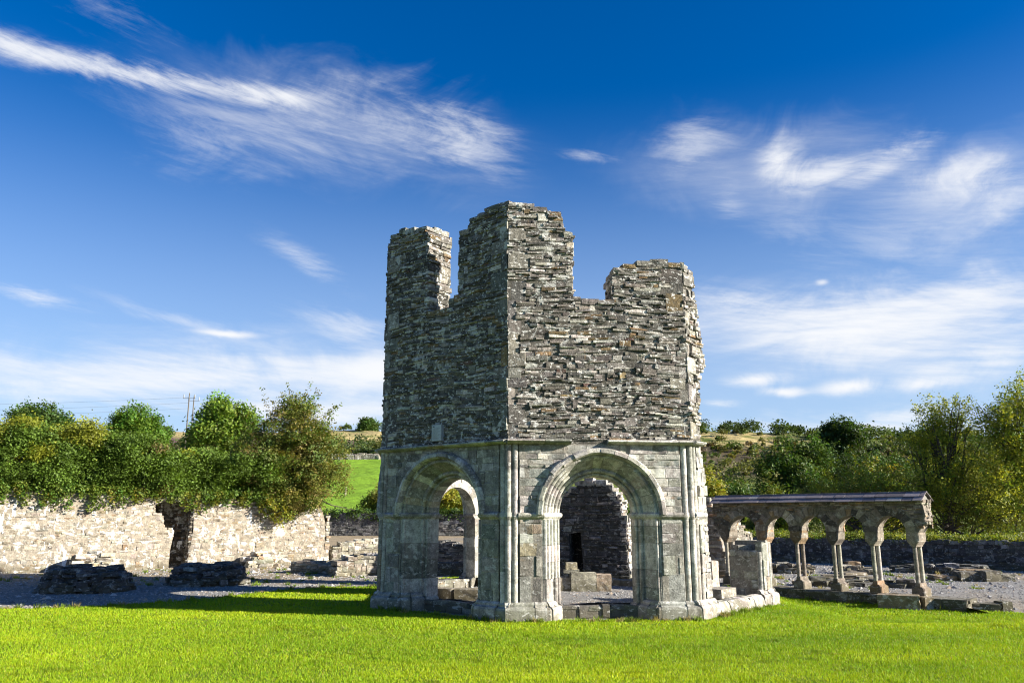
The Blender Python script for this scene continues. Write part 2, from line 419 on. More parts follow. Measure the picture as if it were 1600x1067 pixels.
# ------------------------------------------------------------------ materials
def stone_mat(name, lichen=.5, stain=.5, bump=.5, tint=(1, 1, 1), rust=.3, lscale=11., sun_bleach=0, moss=0., grain=38., wash=0., streak=.45):
    m = bpy.data.materials.new(name); m.use_nodes = True; t = m.node_tree; L = t.links.new
    b = t.nodes['Principled BSDF']; b.inputs['Roughness'].default_value = .92
    b.inputs['Specular IOR Level'].default_value = .25
    at = N(t, 'ShaderNodeAttribute', attribute_name='Col'); geo = N(t, 'ShaderNodeNewGeometry'); pos = geo.outputs['Position']
    def noise(s, d, rgh=.6, dist=0, v=None):
        n = N(t, 'ShaderNodeTexNoise', i_Scale=s, i_Detail=d, i_Roughness=rgh, i_Distortion=dist); L(v or pos, n.inputs['Vector']); return n.outputs['Fac']
    def ramp(f, lo, hi, a=0., c=1.):
        n = N(t, 'ShaderNodeMapRange', clamp=True, interpolation_type='SMOOTHSTEP'); L(f, n.inputs[0])
        for i, v in enumerate((lo, hi, a, c)): n.inputs[i+1].default_value = v
        return n.outputs[0]
    def mix(f, a, c, mode='MIX'):
        n = N(t, 'ShaderNodeMix', data_type='RGBA', blend_type=mode)
        if isinstance(f, float): n.inputs[0].default_value = f
        else: L(f, n.inputs[0])
        for v, i in ((a, 6), (c, 7)):
            if isinstance(v, tuple): n.inputs[i].default_value = (*v, 1)
            else: L(v, n.inputs[i])
        return n.outputs[2]
    def val(f):
        n = N(t, 'ShaderNodeCombineColor'); [L(f, n.inputs[i]) for i in range(3)]; return n.outputs[0]
    c = mix(1., at.outputs['Color'], tint, 'MULTIPLY')
    c = mix(1., c, val(ramp(noise(9, 6, .7), .25, .78, .55, 1.35)), 'MULTIPLY')
    c = mix(1., c, val(ramp(noise(45, 3, .7), .3, .7, .72, 1.22)), 'MULTIPLY')
    c = mix(ramp(noise(1.7, 5, .65, .6), .5, .72, 0, stain), c, (.045, .043, .036))
    c = mix(ramp(noise(2.6, 6, .7, 1.2), .60, .74, 0, rust), c, (.27, .16, .06))
    if moss: c = mix(ramp(noise(3.4, 6, .7, .5), .52, .7, 0, moss), c, (.07, .075, .025))
    ms = N(t, 'ShaderNodeMapping'); ms.inputs['Scale'].default_value = (1, 1, .22); L(pos, ms.inputs['Vector'])
    c = mix(ramp(noise(7, 6, .7, .3, ms.outputs[0]), .47, .70, 0, streak), c, (.05, .048, .04))
    c = mix(ramp(noise(24, 4, .75, .2), .56, .68, 0, streak*.8), c, (.07, .066, .056))
    sz = N(t, 'ShaderNodeSeparateXYZ'); L(pos, sz.inputs[0]); gz = N(t, 'ShaderNodeMath', operation='ADD'); L(sz.outputs[2], gz.inputs[0]); gn = N(t, 'ShaderNodeMath', operation='MULTIPLY_ADD'); L(noise(5, 5), gn.inputs[0]); gn.inputs[1].default_value = -.7; gn.inputs[2].default_value = .28; L(gn.outputs[0], gz.inputs[1])
    c = mix(ramp(gz.outputs[0], .0, .22, .55, 0), c, (.10, .09, .05))
    mp = N(t, 'ShaderNodeMapping'); mp.inputs['Scale'].default_value = (1, 1, 1.9); L(pos, mp.inputs['Vector'])
    c = mix(ramp(noise(lscale, 7, .68, .3, mp.outputs[0]), .565, .615, 0, lichen), c, (.60, .59, .55))
    c = mix(ramp(noise(lscale*.32, 6, .7, .5), .58, .63, 0, lichen*.8), c, (.52, .52, .48))
    if wash:      # remnants of limewash: ragged, drawn out downwards
        m2 = N(t, 'ShaderNodeMapping'); m2.inputs['Scale'].default_value = (3.2, 3.2, .9); L(pos, m2.inputs['Vector'])
        c = mix(ramp(noise(1.5, 7, .62, .4, m2.outputs[0]), .61, .65, 0, .95), c, (.88, .88, .86))
    L(c, b.inputs['Base Color'])
    bp = N(t, 'ShaderNodeBump', i_Strength=bump, i_Distance=.02)
    ad = N(t, 'ShaderNodeMath', operation='ADD'); L(noise(grain, 6, .7), ad.inputs[0]); L(noise(11, 5, .65), ad.inputs[1]); L(ad.outputs[0], bp.inputs['Height'])
    L(bp.outputs[0], b.inputs['Normal'])
    return m
M_up = stone_mat('slate_rubble', .95, .75, .8, (.92, .88, .84), rust=.4, lscale=12.)
M_low = stone_mat('dressed_stone', .45, .5, .55, (1.06, 1.02, .97), .3, 7., moss=.10)
M_trim = stone_mat('carved_stone', .6, .45, .5, (1.12, 1.08, 1.03), .2, 8., moss=.08)
M_white = stone_mat('limewashed_rubble', .95, .22, .8, (.58, .545, .49), .35, 4., wash=1., streak=.30)
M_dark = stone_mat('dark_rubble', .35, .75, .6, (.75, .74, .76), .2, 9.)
M_arc = stone_mat('arcade_stone', .28, .45, .5, (.92, .85, .77), .45, 7.)
M_block = stone_mat('loose_stone', .5, .5, .6, (.85, .81, .74), .3, 9., moss=.2)

def leaf_mat(name, tr=.35, rough=.55, spec=.3):
    m = bpy.data.materials.new(name); m.use_nodes = True; t = m.node_tree; L = t.links.new
    b = t.nodes['Principled BSDF']; b.inputs['Roughness'].default_value = rough; b.inputs['Specular IOR Level'].default_value = spec
    at = N(t, 'ShaderNodeAttribute', attribute_name='Col'); L(at.outputs['Color'], b.inputs['Base Color'])
    tl = N(t, 'ShaderNodeBsdfTranslucent'); gm = N(t, 'ShaderNodeMix', data_type='RGBA', blend_type='MULTIPLY'); gm.inputs[0].default_value = 1
    L(at.outputs['Color'], gm.inputs[6]); gm.inputs[7].default_value = (1.25, 1.2, .5, 1); L(gm.outputs[2], tl.inputs[0])
    ms = N(t, 'ShaderNodeMixShader', i_Fac=tr); L(b.outputs[0], ms.inputs[1]); L(tl.outputs[0], ms.inputs[2])
    L(ms.outputs[0], t.nodes['Material Output'].inputs['Surface'])
    return m
M_leaf = leaf_mat('foliage'); M_grass = leaf_mat('grass_blades', .35, .6, .2)
def plain_attr(name, rough=.9, bump=0., bs=30, spec=.3):
    m = bpy.data.materials.new(name); m.use_nodes = True; t = m.node_tree; L = t.links.new
    b = t.nodes['Principled BSDF']; b.inputs['Roughness'].default_value = rough; b.inputs['Specular IOR Level'].default_value = spec
    at = N(t, 'ShaderNodeAttribute', attribute_name='Col'); geo = N(t, 'ShaderNodeNewGeometry')
    n = N(t, 'ShaderNodeTexNoise', i_Scale=bs, i_Detail=5, i_Roughness=.65); L(geo.outputs['Position'], n.inputs['Vector'])
    r = N(t, 'ShaderNodeMapRange', clamp=True); L(n.outputs['Fac'], r.inputs[0]); r.inputs[1].default_value = .25; r.inputs[2].default_value = .75; r.inputs[3].default_value = .7; r.inputs[4].default_value = 1.3
    cc = N(t, 'ShaderNodeVectorMath', operation='SCALE'); L(at.outputs['Color'], cc.inputs[0]); L(r.outputs[0], cc.inputs['Scale']); L(cc.outputs[0], b.inputs['Base Color'])
    if bump:
        bp = N(t, 'ShaderNodeBump', i_Strength=bump, i_Distance=.02); L(n.outputs['Fac'], bp.inputs['Height']); L(bp.outputs[0], b.inputs['Normal'])
    return m
M_bark = plain_attr('bark', .95, .6, 25); M_slate = plain_attr('roof_slate', .95, .15, 25, .08); M_plain = plain_attr('painted', .7, .1, 60)
M_peb = plain_attr('pebble', .85, .3, 40)

# palettes (weight, colour)
P_up = [(5, (.18, .172, .155)), (3, (.28, .27, .24)), (3, (.10, .096, .086)), (2, (.48, .47, .43)), (.6, (.24, .17, .09)), (.2, (.16, .10, .08))]
P_upq = [(3, (.25, .24, .215)), (1.5, (.17, .165, .15)), (1, (.34, .33, .30)), (.8, (.24, .18, .10))]
P_low = [(5, (.25, .245, .225)), (3, (.33, .325, .30)), (2, (.19, .185, .17)), (.4, (.26, .22, .16))]
P_trim = [(5, (.35, .345, .32)), (3, (.43, .425, .395)), (2, (.26, .255, .235)), (.2, (.34, .29, .22))]
P_white = [(5, (.60, .565, .50)), (3, (.68, .66, .61)), (1.6, (.44, .39, .31)), (1.0, (.50, .40, .28)), (.8, (.33, .31, .28))]
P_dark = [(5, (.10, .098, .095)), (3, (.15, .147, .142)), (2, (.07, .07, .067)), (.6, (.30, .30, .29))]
P_blk = [(4, (.38, .36, .31)), (2, (.47, .45, .40)), (2, (.27, .25, .21)), (.5, (.36, .31, .24))]
P_arc = [(4, (.22, .20, .17)), (3, (.34, .315, .275)), (2.5, (.12, .11, .10)), (1.2, (.31, .22, .14))]
MORT = (.25, .24, .215); MORTU = (.125, .12, .105)

# ------------------------------------------------------------------ ground
def lawn_z(x, y):
    x = np.asarray(x, float); y = np.asarray(y, float)
    return .012+.03*(fbm(x*.25, y*.25, 3, 5)-.5)*sstep(12.6, 9, y)-.17*sstep(4.9, 6.1, x)*sstep(12.5, 14.2, y)
LAWN = [(-40, 3), (-40, 14.3), (-9.0, 14.75), (-7.8, 14.95), (-6.6, 15.9), (-5.8, 16.8), (-5.1, 18.3), (-4.3, 19.2), (-2.9, 19.3), (-1.6, 22.5), (-.9, 22.2), (-2.6, 17.9), (-2.3, 14.9),
        (0, 13.1), (2.9, 13.4), (4.7, 15.5), (4.75, 19.3), (5.1, 19.3), (6.3, 18.25), (8.2, 16.35), (8.8, 15.95), (9.7, 15.7), (40, 13.2), (40, 3)]
def in_poly(x, y, poly):
    x = np.asarray(x); y = np.asarray(y); c = np.zeros(x.shape, bool); n = len(poly)
    for i in range(n):
        (a, b), (d, e) = poly[i], poly[(i+1) % n]
        if b == e: continue
        k = ((b > y) != (e > y)) & (x < (d-a)*(y-b)/(e-b)+a); c ^= k
    return c
def grid_sheet(xs, ys, zf, colf, keep=None):
    X, Y = np.meshgrid(xs, ys); Z = zf(X, Y); ny, nx = X.shape
    i = np.arange(ny*nx).reshape(ny, nx); Q = np.stack([i[:-1, :-1], i[:-1, 1:], i[1:, 1:], i[1:, :-1]], -1).reshape(-1, 4)
    if keep is not None: k = keep((X[:-1, :-1]+X[1:, 1:])/2, (Y[:-1, :-1]+Y[1:, 1:])/2).ravel(); Q = Q[k]
    mb = MB(); mb.add(np.stack([X, Y, Z], -1).reshape(-1, 3), quads=Q, col=colf(X, Y).reshape(-1, 3)); return mb

def ground_mat(name, kind):
    m = bpy.data.materials.new(name); m.use_nodes = True; t = m.node_tree; L = t.links.new
    b = t.nodes['Principled BSDF']; b.inputs['Roughness'].default_value = .95; b.inputs['Specular IOR Level'].default_value = .15
    at = N(t, 'ShaderNodeAttribute', attribute_name='Col'); geo = N(t, 'ShaderNodeNewGeometry')
    sc_, lo, hi, bs = {'gravel': (28, .45, 1.6, .9), 'lawn': (30, .7, 1.3, .5), 'hill': (.9, .55, 1.5, .8)}[kind]
    n = N(t, 'ShaderNodeTexNoise', i_Scale=sc_, i_Detail=8, i_Roughness=.75); L(geo.outputs['Position'], n.inputs['Vector'])
    n2 = N(t, 'ShaderNodeTexNoise', i_Scale=sc_*.08, i_Detail=5, i_Roughness=.6); L(geo.outputs['Position'], n2.inputs['Vector'])
    def mr(o, a, c):
        r = N(t, 'ShaderNodeMapRange', clamp=True); L(o, r.inputs[0]); r.inputs[1].default_value = .3; r.inputs[2].default_value = .7; r.inputs[3].default_value = a; r.inputs[4].default_value = c; return r.outputs[0]
    mm = N(t, 'ShaderNodeMath', operation='MULTIPLY'); L(mr(n.outputs['Fac'], lo, hi), mm.inputs[0]); L(mr(n2.outputs['Fac'], .8, 1.2), mm.inputs[1])
    cc = N(t, 'ShaderNodeVectorMath', operation='SCALE'); L(at.outputs['Color'], cc.inputs[0]); L(mm.outputs[0], cc.inputs['Scale']); L(cc.outputs[0], b.inputs['Base Color'])
    bp = N(t, 'ShaderNodeBump', i_Strength=bs, i_Distance=.03 if kind != 'hill' else .5); L(n.outputs['Fac'], bp.inputs['Height']); L(bp.outputs[0], b.inputs['Normal'])
    return m
M_gravel = ground_mat('gravel', 'gravel'); M_lawn = ground_mat('lawn_soil', 'lawn'); M_hill = ground_mat('hillside', 'hill')

def hill_z(x, y):
    x = np.asarray(x, float); y = np.asarray(y, float)
    z = -.5*(1-sstep(50, 57, y))+.3*sstep(40, 57, y)
    z = z+np.where(y > 57, 1, 0)*(sstep(57, 120, y)*9.0*((np.clip(y, 57, 120)-57)/63)**.15)
    z = z+sstep(105, 175, y)*9.6
    side = 1-.12*sstep(40, 100, x)
    z = z*side+(fbm(x*.03, y*.03, 4, 2)-.5)*3.2*sstep(75, 150, y)+(fbm(x*.2, y*.2, 3, 9)-.5)*.8*sstep(70, 110, y)
    z = z-6*sstep(190, 420, y)
    return z
def hill_col(x, y):
    n = fbm(x*.06, y*.06, 5, 3); n2 = fbm(x*.35, y*.35, 4, 8)
    green = np.array([.10, .13, .025]); tan = np.array([.36, .29, .13]); brown = np.array([.10, .08, .045])*1.; heath = np.array([.13, .075, .075]); dk = np.array([.05, .07, .02])
    c = np.tile(green, x.shape+(1,))*(.8+.4*n2[..., None])
    def mixc(c, k, f): return c*(1-f[..., None])+k*f[..., None]
    c = mixc(c, dk, sstep(.5, .6, n2)*sstep(118, 122, y)*.6)
    left = sstep(5, -5, x)
    right = 1-left
    c = mixc(c, np.array([.15, .26, .02]), left*sstep(68, 72, y)*sstep(116, 112, y))
    c = mixc(c, np.array([.10, .14, .03]), left*sstep(56, 58, y)*sstep(74, 69, y)*.8)
    c = mixc(c, heath, left*sstep(122, 126, y)*sstep(142, 136, y))
    c = mixc(c, tan, left*sstep(136, 142, y)*sstep(.35, .5, n2+.1))
    c = mixc(c, brown, right*sstep(96, 104, y+8*n)*sstep(140, 132, y+6*n))
    c = mixc(c, tan, right*sstep(132, 138, y+8*n)*sstep(60, 50, x+8*n)*sstep(168, 158, y)*sstep(.3, .42, n2))
    c = mixc(c, np.array([.09, .12, .03]), right*sstep(156, 162, y))
    return c
ys = np.concatenate([np.linspace(19.0, 60, 40), np.linspace(61, 180, 150), np.linspace(184, 800, 40)])
hb = grid_sheet(np.concatenate([np.linspace(-900, -100, 20)[:-1], np.linspace(-100, 110, 180), np.linspace(110, 900, 20)[1:]]), np.concatenate([[-400, -100, 0, 10], ys]), hill_z, hill_col)
hb.build('hills', M_hill, kind='structure', smooth=True)

def grav_col(x, y):
    n = fbm(x*.5, y*.5, 4, 12)
    g = np.array([.20, .195, .185]); e = np.array([.25, .20, .13])
    f = (sstep(19.3, 21, y)*sstep(-3.5, -5, x)*sstep(-16, -10, x)*.8+.5*sstep(.55, .7, n))[..., None]
    f = np.clip(f+sstep(26, 32, y)[..., None]*.6, 0, 1)
    return g*(1-f)+e*f
gb = grid_sheet(np.linspace(-45, 45, 181), np.linspace(9, 58, 99), lambda x, y: .0+.035*(fbm(x*.5, y*.5, 4, 31)-.5)*sstep(19.5, 23, y)+.30*sstep(40, 57, y)+.01-.20*sstep(8.2, 8.9, x)*sstep(17.8, 16.2, y), grav_col,
                keep=lambda x, y: ~(in_poly(x, y, [(-39, 8), (-39, 13.9), (-9, 14.3), (-7.5, 14.4), (-5.4, 16.4), (-3, 18), (-3.2, 14.5), (0, 13), (3.6, 13.6), (4.9, 15.4), (5.0, 19.3), (6.4, 18.47), (8.1, 16.7), (8.6, 15.6), (9.6, 15.3), (40, 12.6), (40, 8)])))
gb.build('gravel', M_gravel, kind='structure')

def lawn_col(x, y):
    n = fbm(x*.7, y*.7, 4, 4); return np.array([.12, .18, .010])*(.75+.5*n[..., None])
# lawn sheet: grid triangles clipped by the outline, edge follows the polygon by snapping
def lawn_sheet():
    mb = MB()
    xs = np.arange(-40, 40.01, .2); ysl = np.arange(3, 22.6, .2)
    X, Y = np.meshgrid(xs, ysl); ny, nx = X.shape
    Q = []
    inside = in_poly(X, Y, LAWN)
    i = np.arange(ny*nx).reshape(ny, nx)
    q = np.stack([i[:-1, :-1], i[:-1, 1:], i[1:, 1:], i[1:, :-1]], -1).reshape(-1, 4)
    ins = inside.ravel()[q]; keep = ins.all(1); part = ins.any(1) & ~keep
    # snap outside vertices of partial quads to nearest polygon edge
    V = np.stack([X.ravel(), Y.ravel()], 1)
    ids = np.unique(q[part][~ins[part]]) if part.any() else []
    P = np.array(LAWN, float)
    for k in ids:
        best = None
        for a in range(len(P)):
            A, Bq = P[a], P[(a+1) % len(P)]; d = Bq-A; tt = np.clip(((V[k]-A)@d)/(d@d), 0, 1); c = A+tt*d; dist = ((c-V[k])**2).sum()
            if best is None or dist < best[0]: best = (dist, c)
        V[k] = best[1]
    q = q[keep | part]
    Z = lawn_z(V[:, 0], V[:, 1])
    mb.add(np.stack([V[:, 0], V[:, 1], Z], 1), quads=q, col=lawn_col(V[:, 0], V[:, 1]))
    return mb
lawn_sheet().build('lawn', M_lawn, kind='structure', smooth=True)

def grass():
    r = np.random.default_rng(3); mb = MB(); PX = []
    for (y0, y1, dens, h, w) in ((7.6, 9.6, 7600, .027, .0046), (9.6, 12, 5200, .028, .0058), (12, 15.2, 3200, .031, .0078), (15.2, 22.4, 1400, .034, .0115)):
        xw = .66*y1+1.2; n = int(dens*(y1-y0)*2*xw)
        x = r.uniform(-xw, xw, n); y = r.uniform(y0, y1, n); k = in_poly(x, y, LAWN)
        k &= (y < 15.3) | (x < 0) | (x > 4.5)
        x, y = x[k], y[k]; n = len(x)
        cl = fbm(x*2.2, y*2.2, 3, 40); big = fbm(x*.45, y*.8, 4, 41)
        k = r.random(n) < .55+.9*(cl-.3); x, y, cl, big = x[k], y[k], cl[k], big[k]; n = len(x)
        hh = h*r.uniform(.5, 1.25, n)*(.7+.6*cl)
        # ragged tufts along the outline
        a = r.uniform(0, 2*math.pi, n); ln = r.normal(0, .4, (n, 2))*hh[:, None]
        z = lawn_z(x, y)
        ww = w*r.uniform(.6, 1.3, n); dx = np.cos(a)*ww; dy = np.sin(a)*ww
        V = np.stack([np.stack([x-dx, y-dy, z-.004], 1), np.stack([x+dx, y+dy, z-.004], 1), np.stack([x+ln[:, 0], y+ln[:, 1], z+hh], 1)], 1)
        c = np.array([.255, .375, .010])*(.60+.8*big[:, None])*r.uniform(.78, 1.22, (n, 1))
        c[:, 0] *= 1+.5*(big-.5)+.15*r.normal(size=n)
        sp_ = sstep(.70, .86, vnoise(x*5, y*7, 44))*sstep(.42, .6, vnoise(x*.6, y*.9, 45)); c *= (1-.3*sp_)[:, None]; hh = hh*(1+.5*sp_)
        dry = r.random(n) < .05; c[dry] = np.array([.34, .33, .09])
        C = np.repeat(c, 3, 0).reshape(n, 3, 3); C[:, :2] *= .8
        mb.add(V.reshape(-1, 3), tris=np.arange(3*n).reshape(n, 3), col=C.reshape(-1, 3))
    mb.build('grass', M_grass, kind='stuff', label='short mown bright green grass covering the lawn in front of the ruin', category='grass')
grass()

def pebbles():
    r = np.random.default_rng(5); mb = MB()
    n = 70000; y = 13+27*r.random(n)**1.5; x = r.uniform(-1, 1, n)*(.68*y+1)
    k = ~in_poly(x, y, LAWN) & ~((y < 15.2) & (x < 4) & (x > -2.2)); x, y = x[k], y[k]; n = len(x)
    s = r.uniform(.010, .026, n)*(1+(r.random(n) < .02)*2.0)*(y/18)
    base = np.array([[1, 0, 0], [0, 1, 0], [-1, 0, 0], [0, -1, 0], [0, 0, .8]]) 
    a = r.uniform(0, 6.28, n); c, s_ = np.cos(a), np.sin(a)
    V = np.zeros((n, 5, 3)); 
    for i, b in enumerate(base):
        bx, by, bz = b; jx = 1+r.uniform(-.4, .4, n)
        V[:, i, 0] = x+s*jx*(bx*c-by*s_); V[:, i, 1] = y+s*jx*(bx*s_+by*c); V[:, i, 2] = .012+s*bz*r.uniform(.5, 1.1, n)+.30*sstep(40, 57, y)-.20*sstep(8.2, 8.9, x)*sstep(17.8, 16.2, y)
    T = np.array([[0, 1, 4], [1, 2, 4], [2, 3, 4], [3, 0, 4]])
    col = np.array([.26, .255, .245])*r.uniform(.45, 1.6, (n, 1)); warm = r.random(n) < .2; col[warm] *= np.array([1.15, .95, .75])
    mb.add(V.reshape(-1, 3), tris=(T[None]+(np.arange(n)*5)[:, None, None]).reshape(-1, 3), col=np.repeat(col, 5, 0))
    mb.build('gravel_stones', M_peb, kind='stuff', label='small grey chippings strewn over the gravel court round the ruins', category='gravel')
pebbles()

# ------------------------------------------------------------------ the octagonal lavabo
S = 3.005; TH = .0966
Bc = np.array([-.067, 13.01])
def stp(P, k): a = TH+k*math.pi/4; return P+S*np.array([math.cos(a), math.sin(a)])
Cc = stp(Bc, 0); Dc = stp(Cc, 1); Ec = stp(Dc, 2); Fc = stp(Ec, 3); Gc = stp(Fc, 4); Hc = stp(Gc, 5); Ac = stp(Hc, 6)
ctr = (Bc+Fc)/2
TOW = empty('octagonal_ruin', (float(ctr[0]), float(ctr[1]), 0), label='tall grey stone octagonal ruin with round arches and broken battlements on the lawn', category='ruined building')
F_AB, F_BC, F_CD, F_HA, F_GH = Face(Ac, Bc), Face(Bc, Cc), Face(Cc, Dc), Face(Hc, Ac), Face(Gc, Hc)
ZI, ZS, UC = 1.62, 2.76, S/2        # impost and string-course heights, arch centre
TL, TU = .60, .57                   # lower and upper wall thickness
def roll(r0, d0, rad, a0=90, a1=-60, n=5):
    return [(r0-rad*math.cos(R(90-a))*1.0, d0-rad*math.sin(R(a))) for a in np.linspace(a0, a1, n)]
def rollp(rc, dc, rad):             # half round facing the viewer and the opening
    return [(rc+rad*math.cos(R(a)), dc-rad*math.sin(R(a))) for a in (20, 60, 100, 140, 180, 215)]
RI = .62
INN = [(.765, .25), (.75, .28)]+rollp(.71, .295, .032)+[(.68, .33)]+rollp(.65, .36, .024)+[(RI, .39), (RI, TL+.012), (.97, TL+.012)]
PROF_SPLAY = [(.97, .01), (.935, .0)]+rollp(.900, .032, .030)+[(.868, .065)]+[(.855, .075)]+INN
PROF_BROKEN = [(.97, .01), (.93, .02), (.905, .03)]+INN
PROF_RICH = [(.97, .01), (.935, .0)]+rollp(.905, .028, .030)+[(.875, .06)]+rollp(.845, .09, .030)+[(.815, .13)]+rollp(.785, .16, .030)+[(.76, .21)]+INN[1:]
HOOD = [(1.055, .05), (1.055, -.05), (1.03, -.09), (.975, -.10), (.95, -.06), (.945, -.01), (.945, .05)]

def vcol(r, pal=P_trim): return pal_col(pal, 1, r)[0]
def make_arch(F, r, kind, parent):
    a = MB(); nb = 17
    back = [(.985, .02), (.93, .015), (.90, .045), (.78, .27), (.735, .31), (.68, .36), (RI+.012, .41), (RI+.012, TL-.01), (.985, TL-.01)]
    arc_block(a, F, UC, ZI, back, math.pi, 0, MORT, ns=36)
    edges = np.linspace(0, math.pi, nb+1)+np.concatenate([[0], r.uniform(-.03, .03, nb-1), [0]])
    for i in range(nb):
        mid = math.degrees((edges[i]+edges[i+1])/2)
        if kind == 'bc': pr = PROF_RICH if mid > 133 else (PROF_BROKEN if mid > 52 else PROF_SPLAY)
        else: pr = PROF_SPLAY
        arc_block(a, F, UC, ZI, pr, edges[i]+.0024, edges[i+1]-.0024, vcol(r)*r.uniform(.78, 1.2), r.uniform(-.003, .003), r.uniform(-.003, .003), 5)
    ao = a.build('arch', M_trim, parent, smooth=False)
    h = MB(); n = 14; e = np.linspace(.0, math.pi, n+1)
    for i in range(n):
        dr, dd = r.uniform(-.006, .006), r.uniform(-.006, .006)
        if kind == 'bc' and r.random() < .25: dr += .008; dd += .02
        if kind == 'bc' and 125 < math.degrees(e[i]) < 140: dr += .03
        arc_block(h, F, UC, ZI, HOOD, e[i]+.0028, e[i+1]-.0028, vcol(r)*r.uniform(.85, 1.1), dr, dd, 5)
    h.build('hood_mould', M_trim, ao, smooth=False)
    return ao
def make_jambs(F, r, kind, parent, z0=.22):
    for side in (-1, 1):
        j = MB(); z = z0
        while z < ZI-.07:
            h = min(r.uniform(.2, .42), ZI-.07-z)
            if ZI-.07-(z+h) < .1: h = ZI-.07-z
            pr = PROF_SPLAY if not (kind == 'bc' and side < 0 and z > .5) else PROF_RICH
            jamb_block(j, F, UC, side, pr, z+.003, z+h-.003, vcol(r, P_low if kind != 'bc' else P_trim)*r.uniform(.85, 1.15), r.uniform(-.006, .006), r.uniform(-.006, .006))
            z += h
        back = [(.985, .02), (.93, .015), (.90, .06), (.78, .27), (.735, .31), (.68, .37), (RI+.012, .41), (RI+.012, TL-.01), (.985, TL-.01)]
        jamb_block(j, F, UC, side, back, z0, ZI, MORT)
        j.build('jamb', M_trim, parent)

def band(mb, F, line, prof, col, r, blk=None):
    """vertical profile [(offset, z)] carried along a plan line [(u, d)]; outside is to the left of travel reversed"""
    P = np.array(line, float); n = len(P)
    dirs = P[1:]-P[:-1]; dirs /= np.linalg.norm(dirs, axis=1)[:, None]
    nr = np.stack([dirs[:, 1], -dirs[:, 0]], 1)   # travelling +u, outward is -d
    M = []
    for i in range(n):
        a = nr[max(i-1, 0)]; b = nr[min(i, n-2)]; m = a+b; m = m/(m@m)*2 if (m@m) > .2 else a
        M.append(m)
    M = np.array(M); pr = np.array(prof)
    V = []
    for i in range(n):
        for off, z in pr: q = P[i]+M[i]*off; V.append(F.p(q[0], q[1], z))
    V = np.array(V).reshape(-1, 3); k = len(pr); Q = []
    for i in range(n-1):
        for j in range(k-1): a = i*k+j; Q.append([a, a+1, a+1+k, a+k])
    caps = []
    for i in (0, n-1): caps += [[i*k, i*k+j, i*k+j+1] for j in range(1, k-1)]
    mb.add(V, quads=Q, tris=caps, col=col)

IMP = [(-.03, ZI-.10), (.0, ZI-.085), (.02, ZI-.06), (.05, ZI-.035), (.06, ZI-.005), (.052, ZI+.02), (.02, ZI+.035), (-.03, ZI+.04)]
PLN = [(-.03, .30), (.015, .295), (.045, .265), (.045, .235), (.06, .225), (.095, .215), (.115, .18), (.12, .0), (.12, -.15)]
def seg_band(mb, F, pts, prof, r, ln=(.25, .6), pal=P_trim, dmx=.008):
    """as band, but cut into separate stones along the straight runs"""
    P = [np.array(p, float) for p in pts]
    for a, b in zip(P[:-1], P[1:]):
        L = np.linalg.norm(b-a); u = 0
        while u < L-1e-6:
            w = r.uniform(*ln)
            if L-(u+w) < ln[0]*.7: w = L-u
            q0 = a+(b-a)*u/L; q1 = a+(b-a)*(u+w)/L
            e = (b-a)/L*.003; dm = r.uniform(-dmx, dmx)
            band(mb, F, [tuple(q0+e), tuple(q1-e)], [(o+dm if o > 0 else o, z+dm*.5) for o, z in prof], vcol(r, pal), r)
            u += w

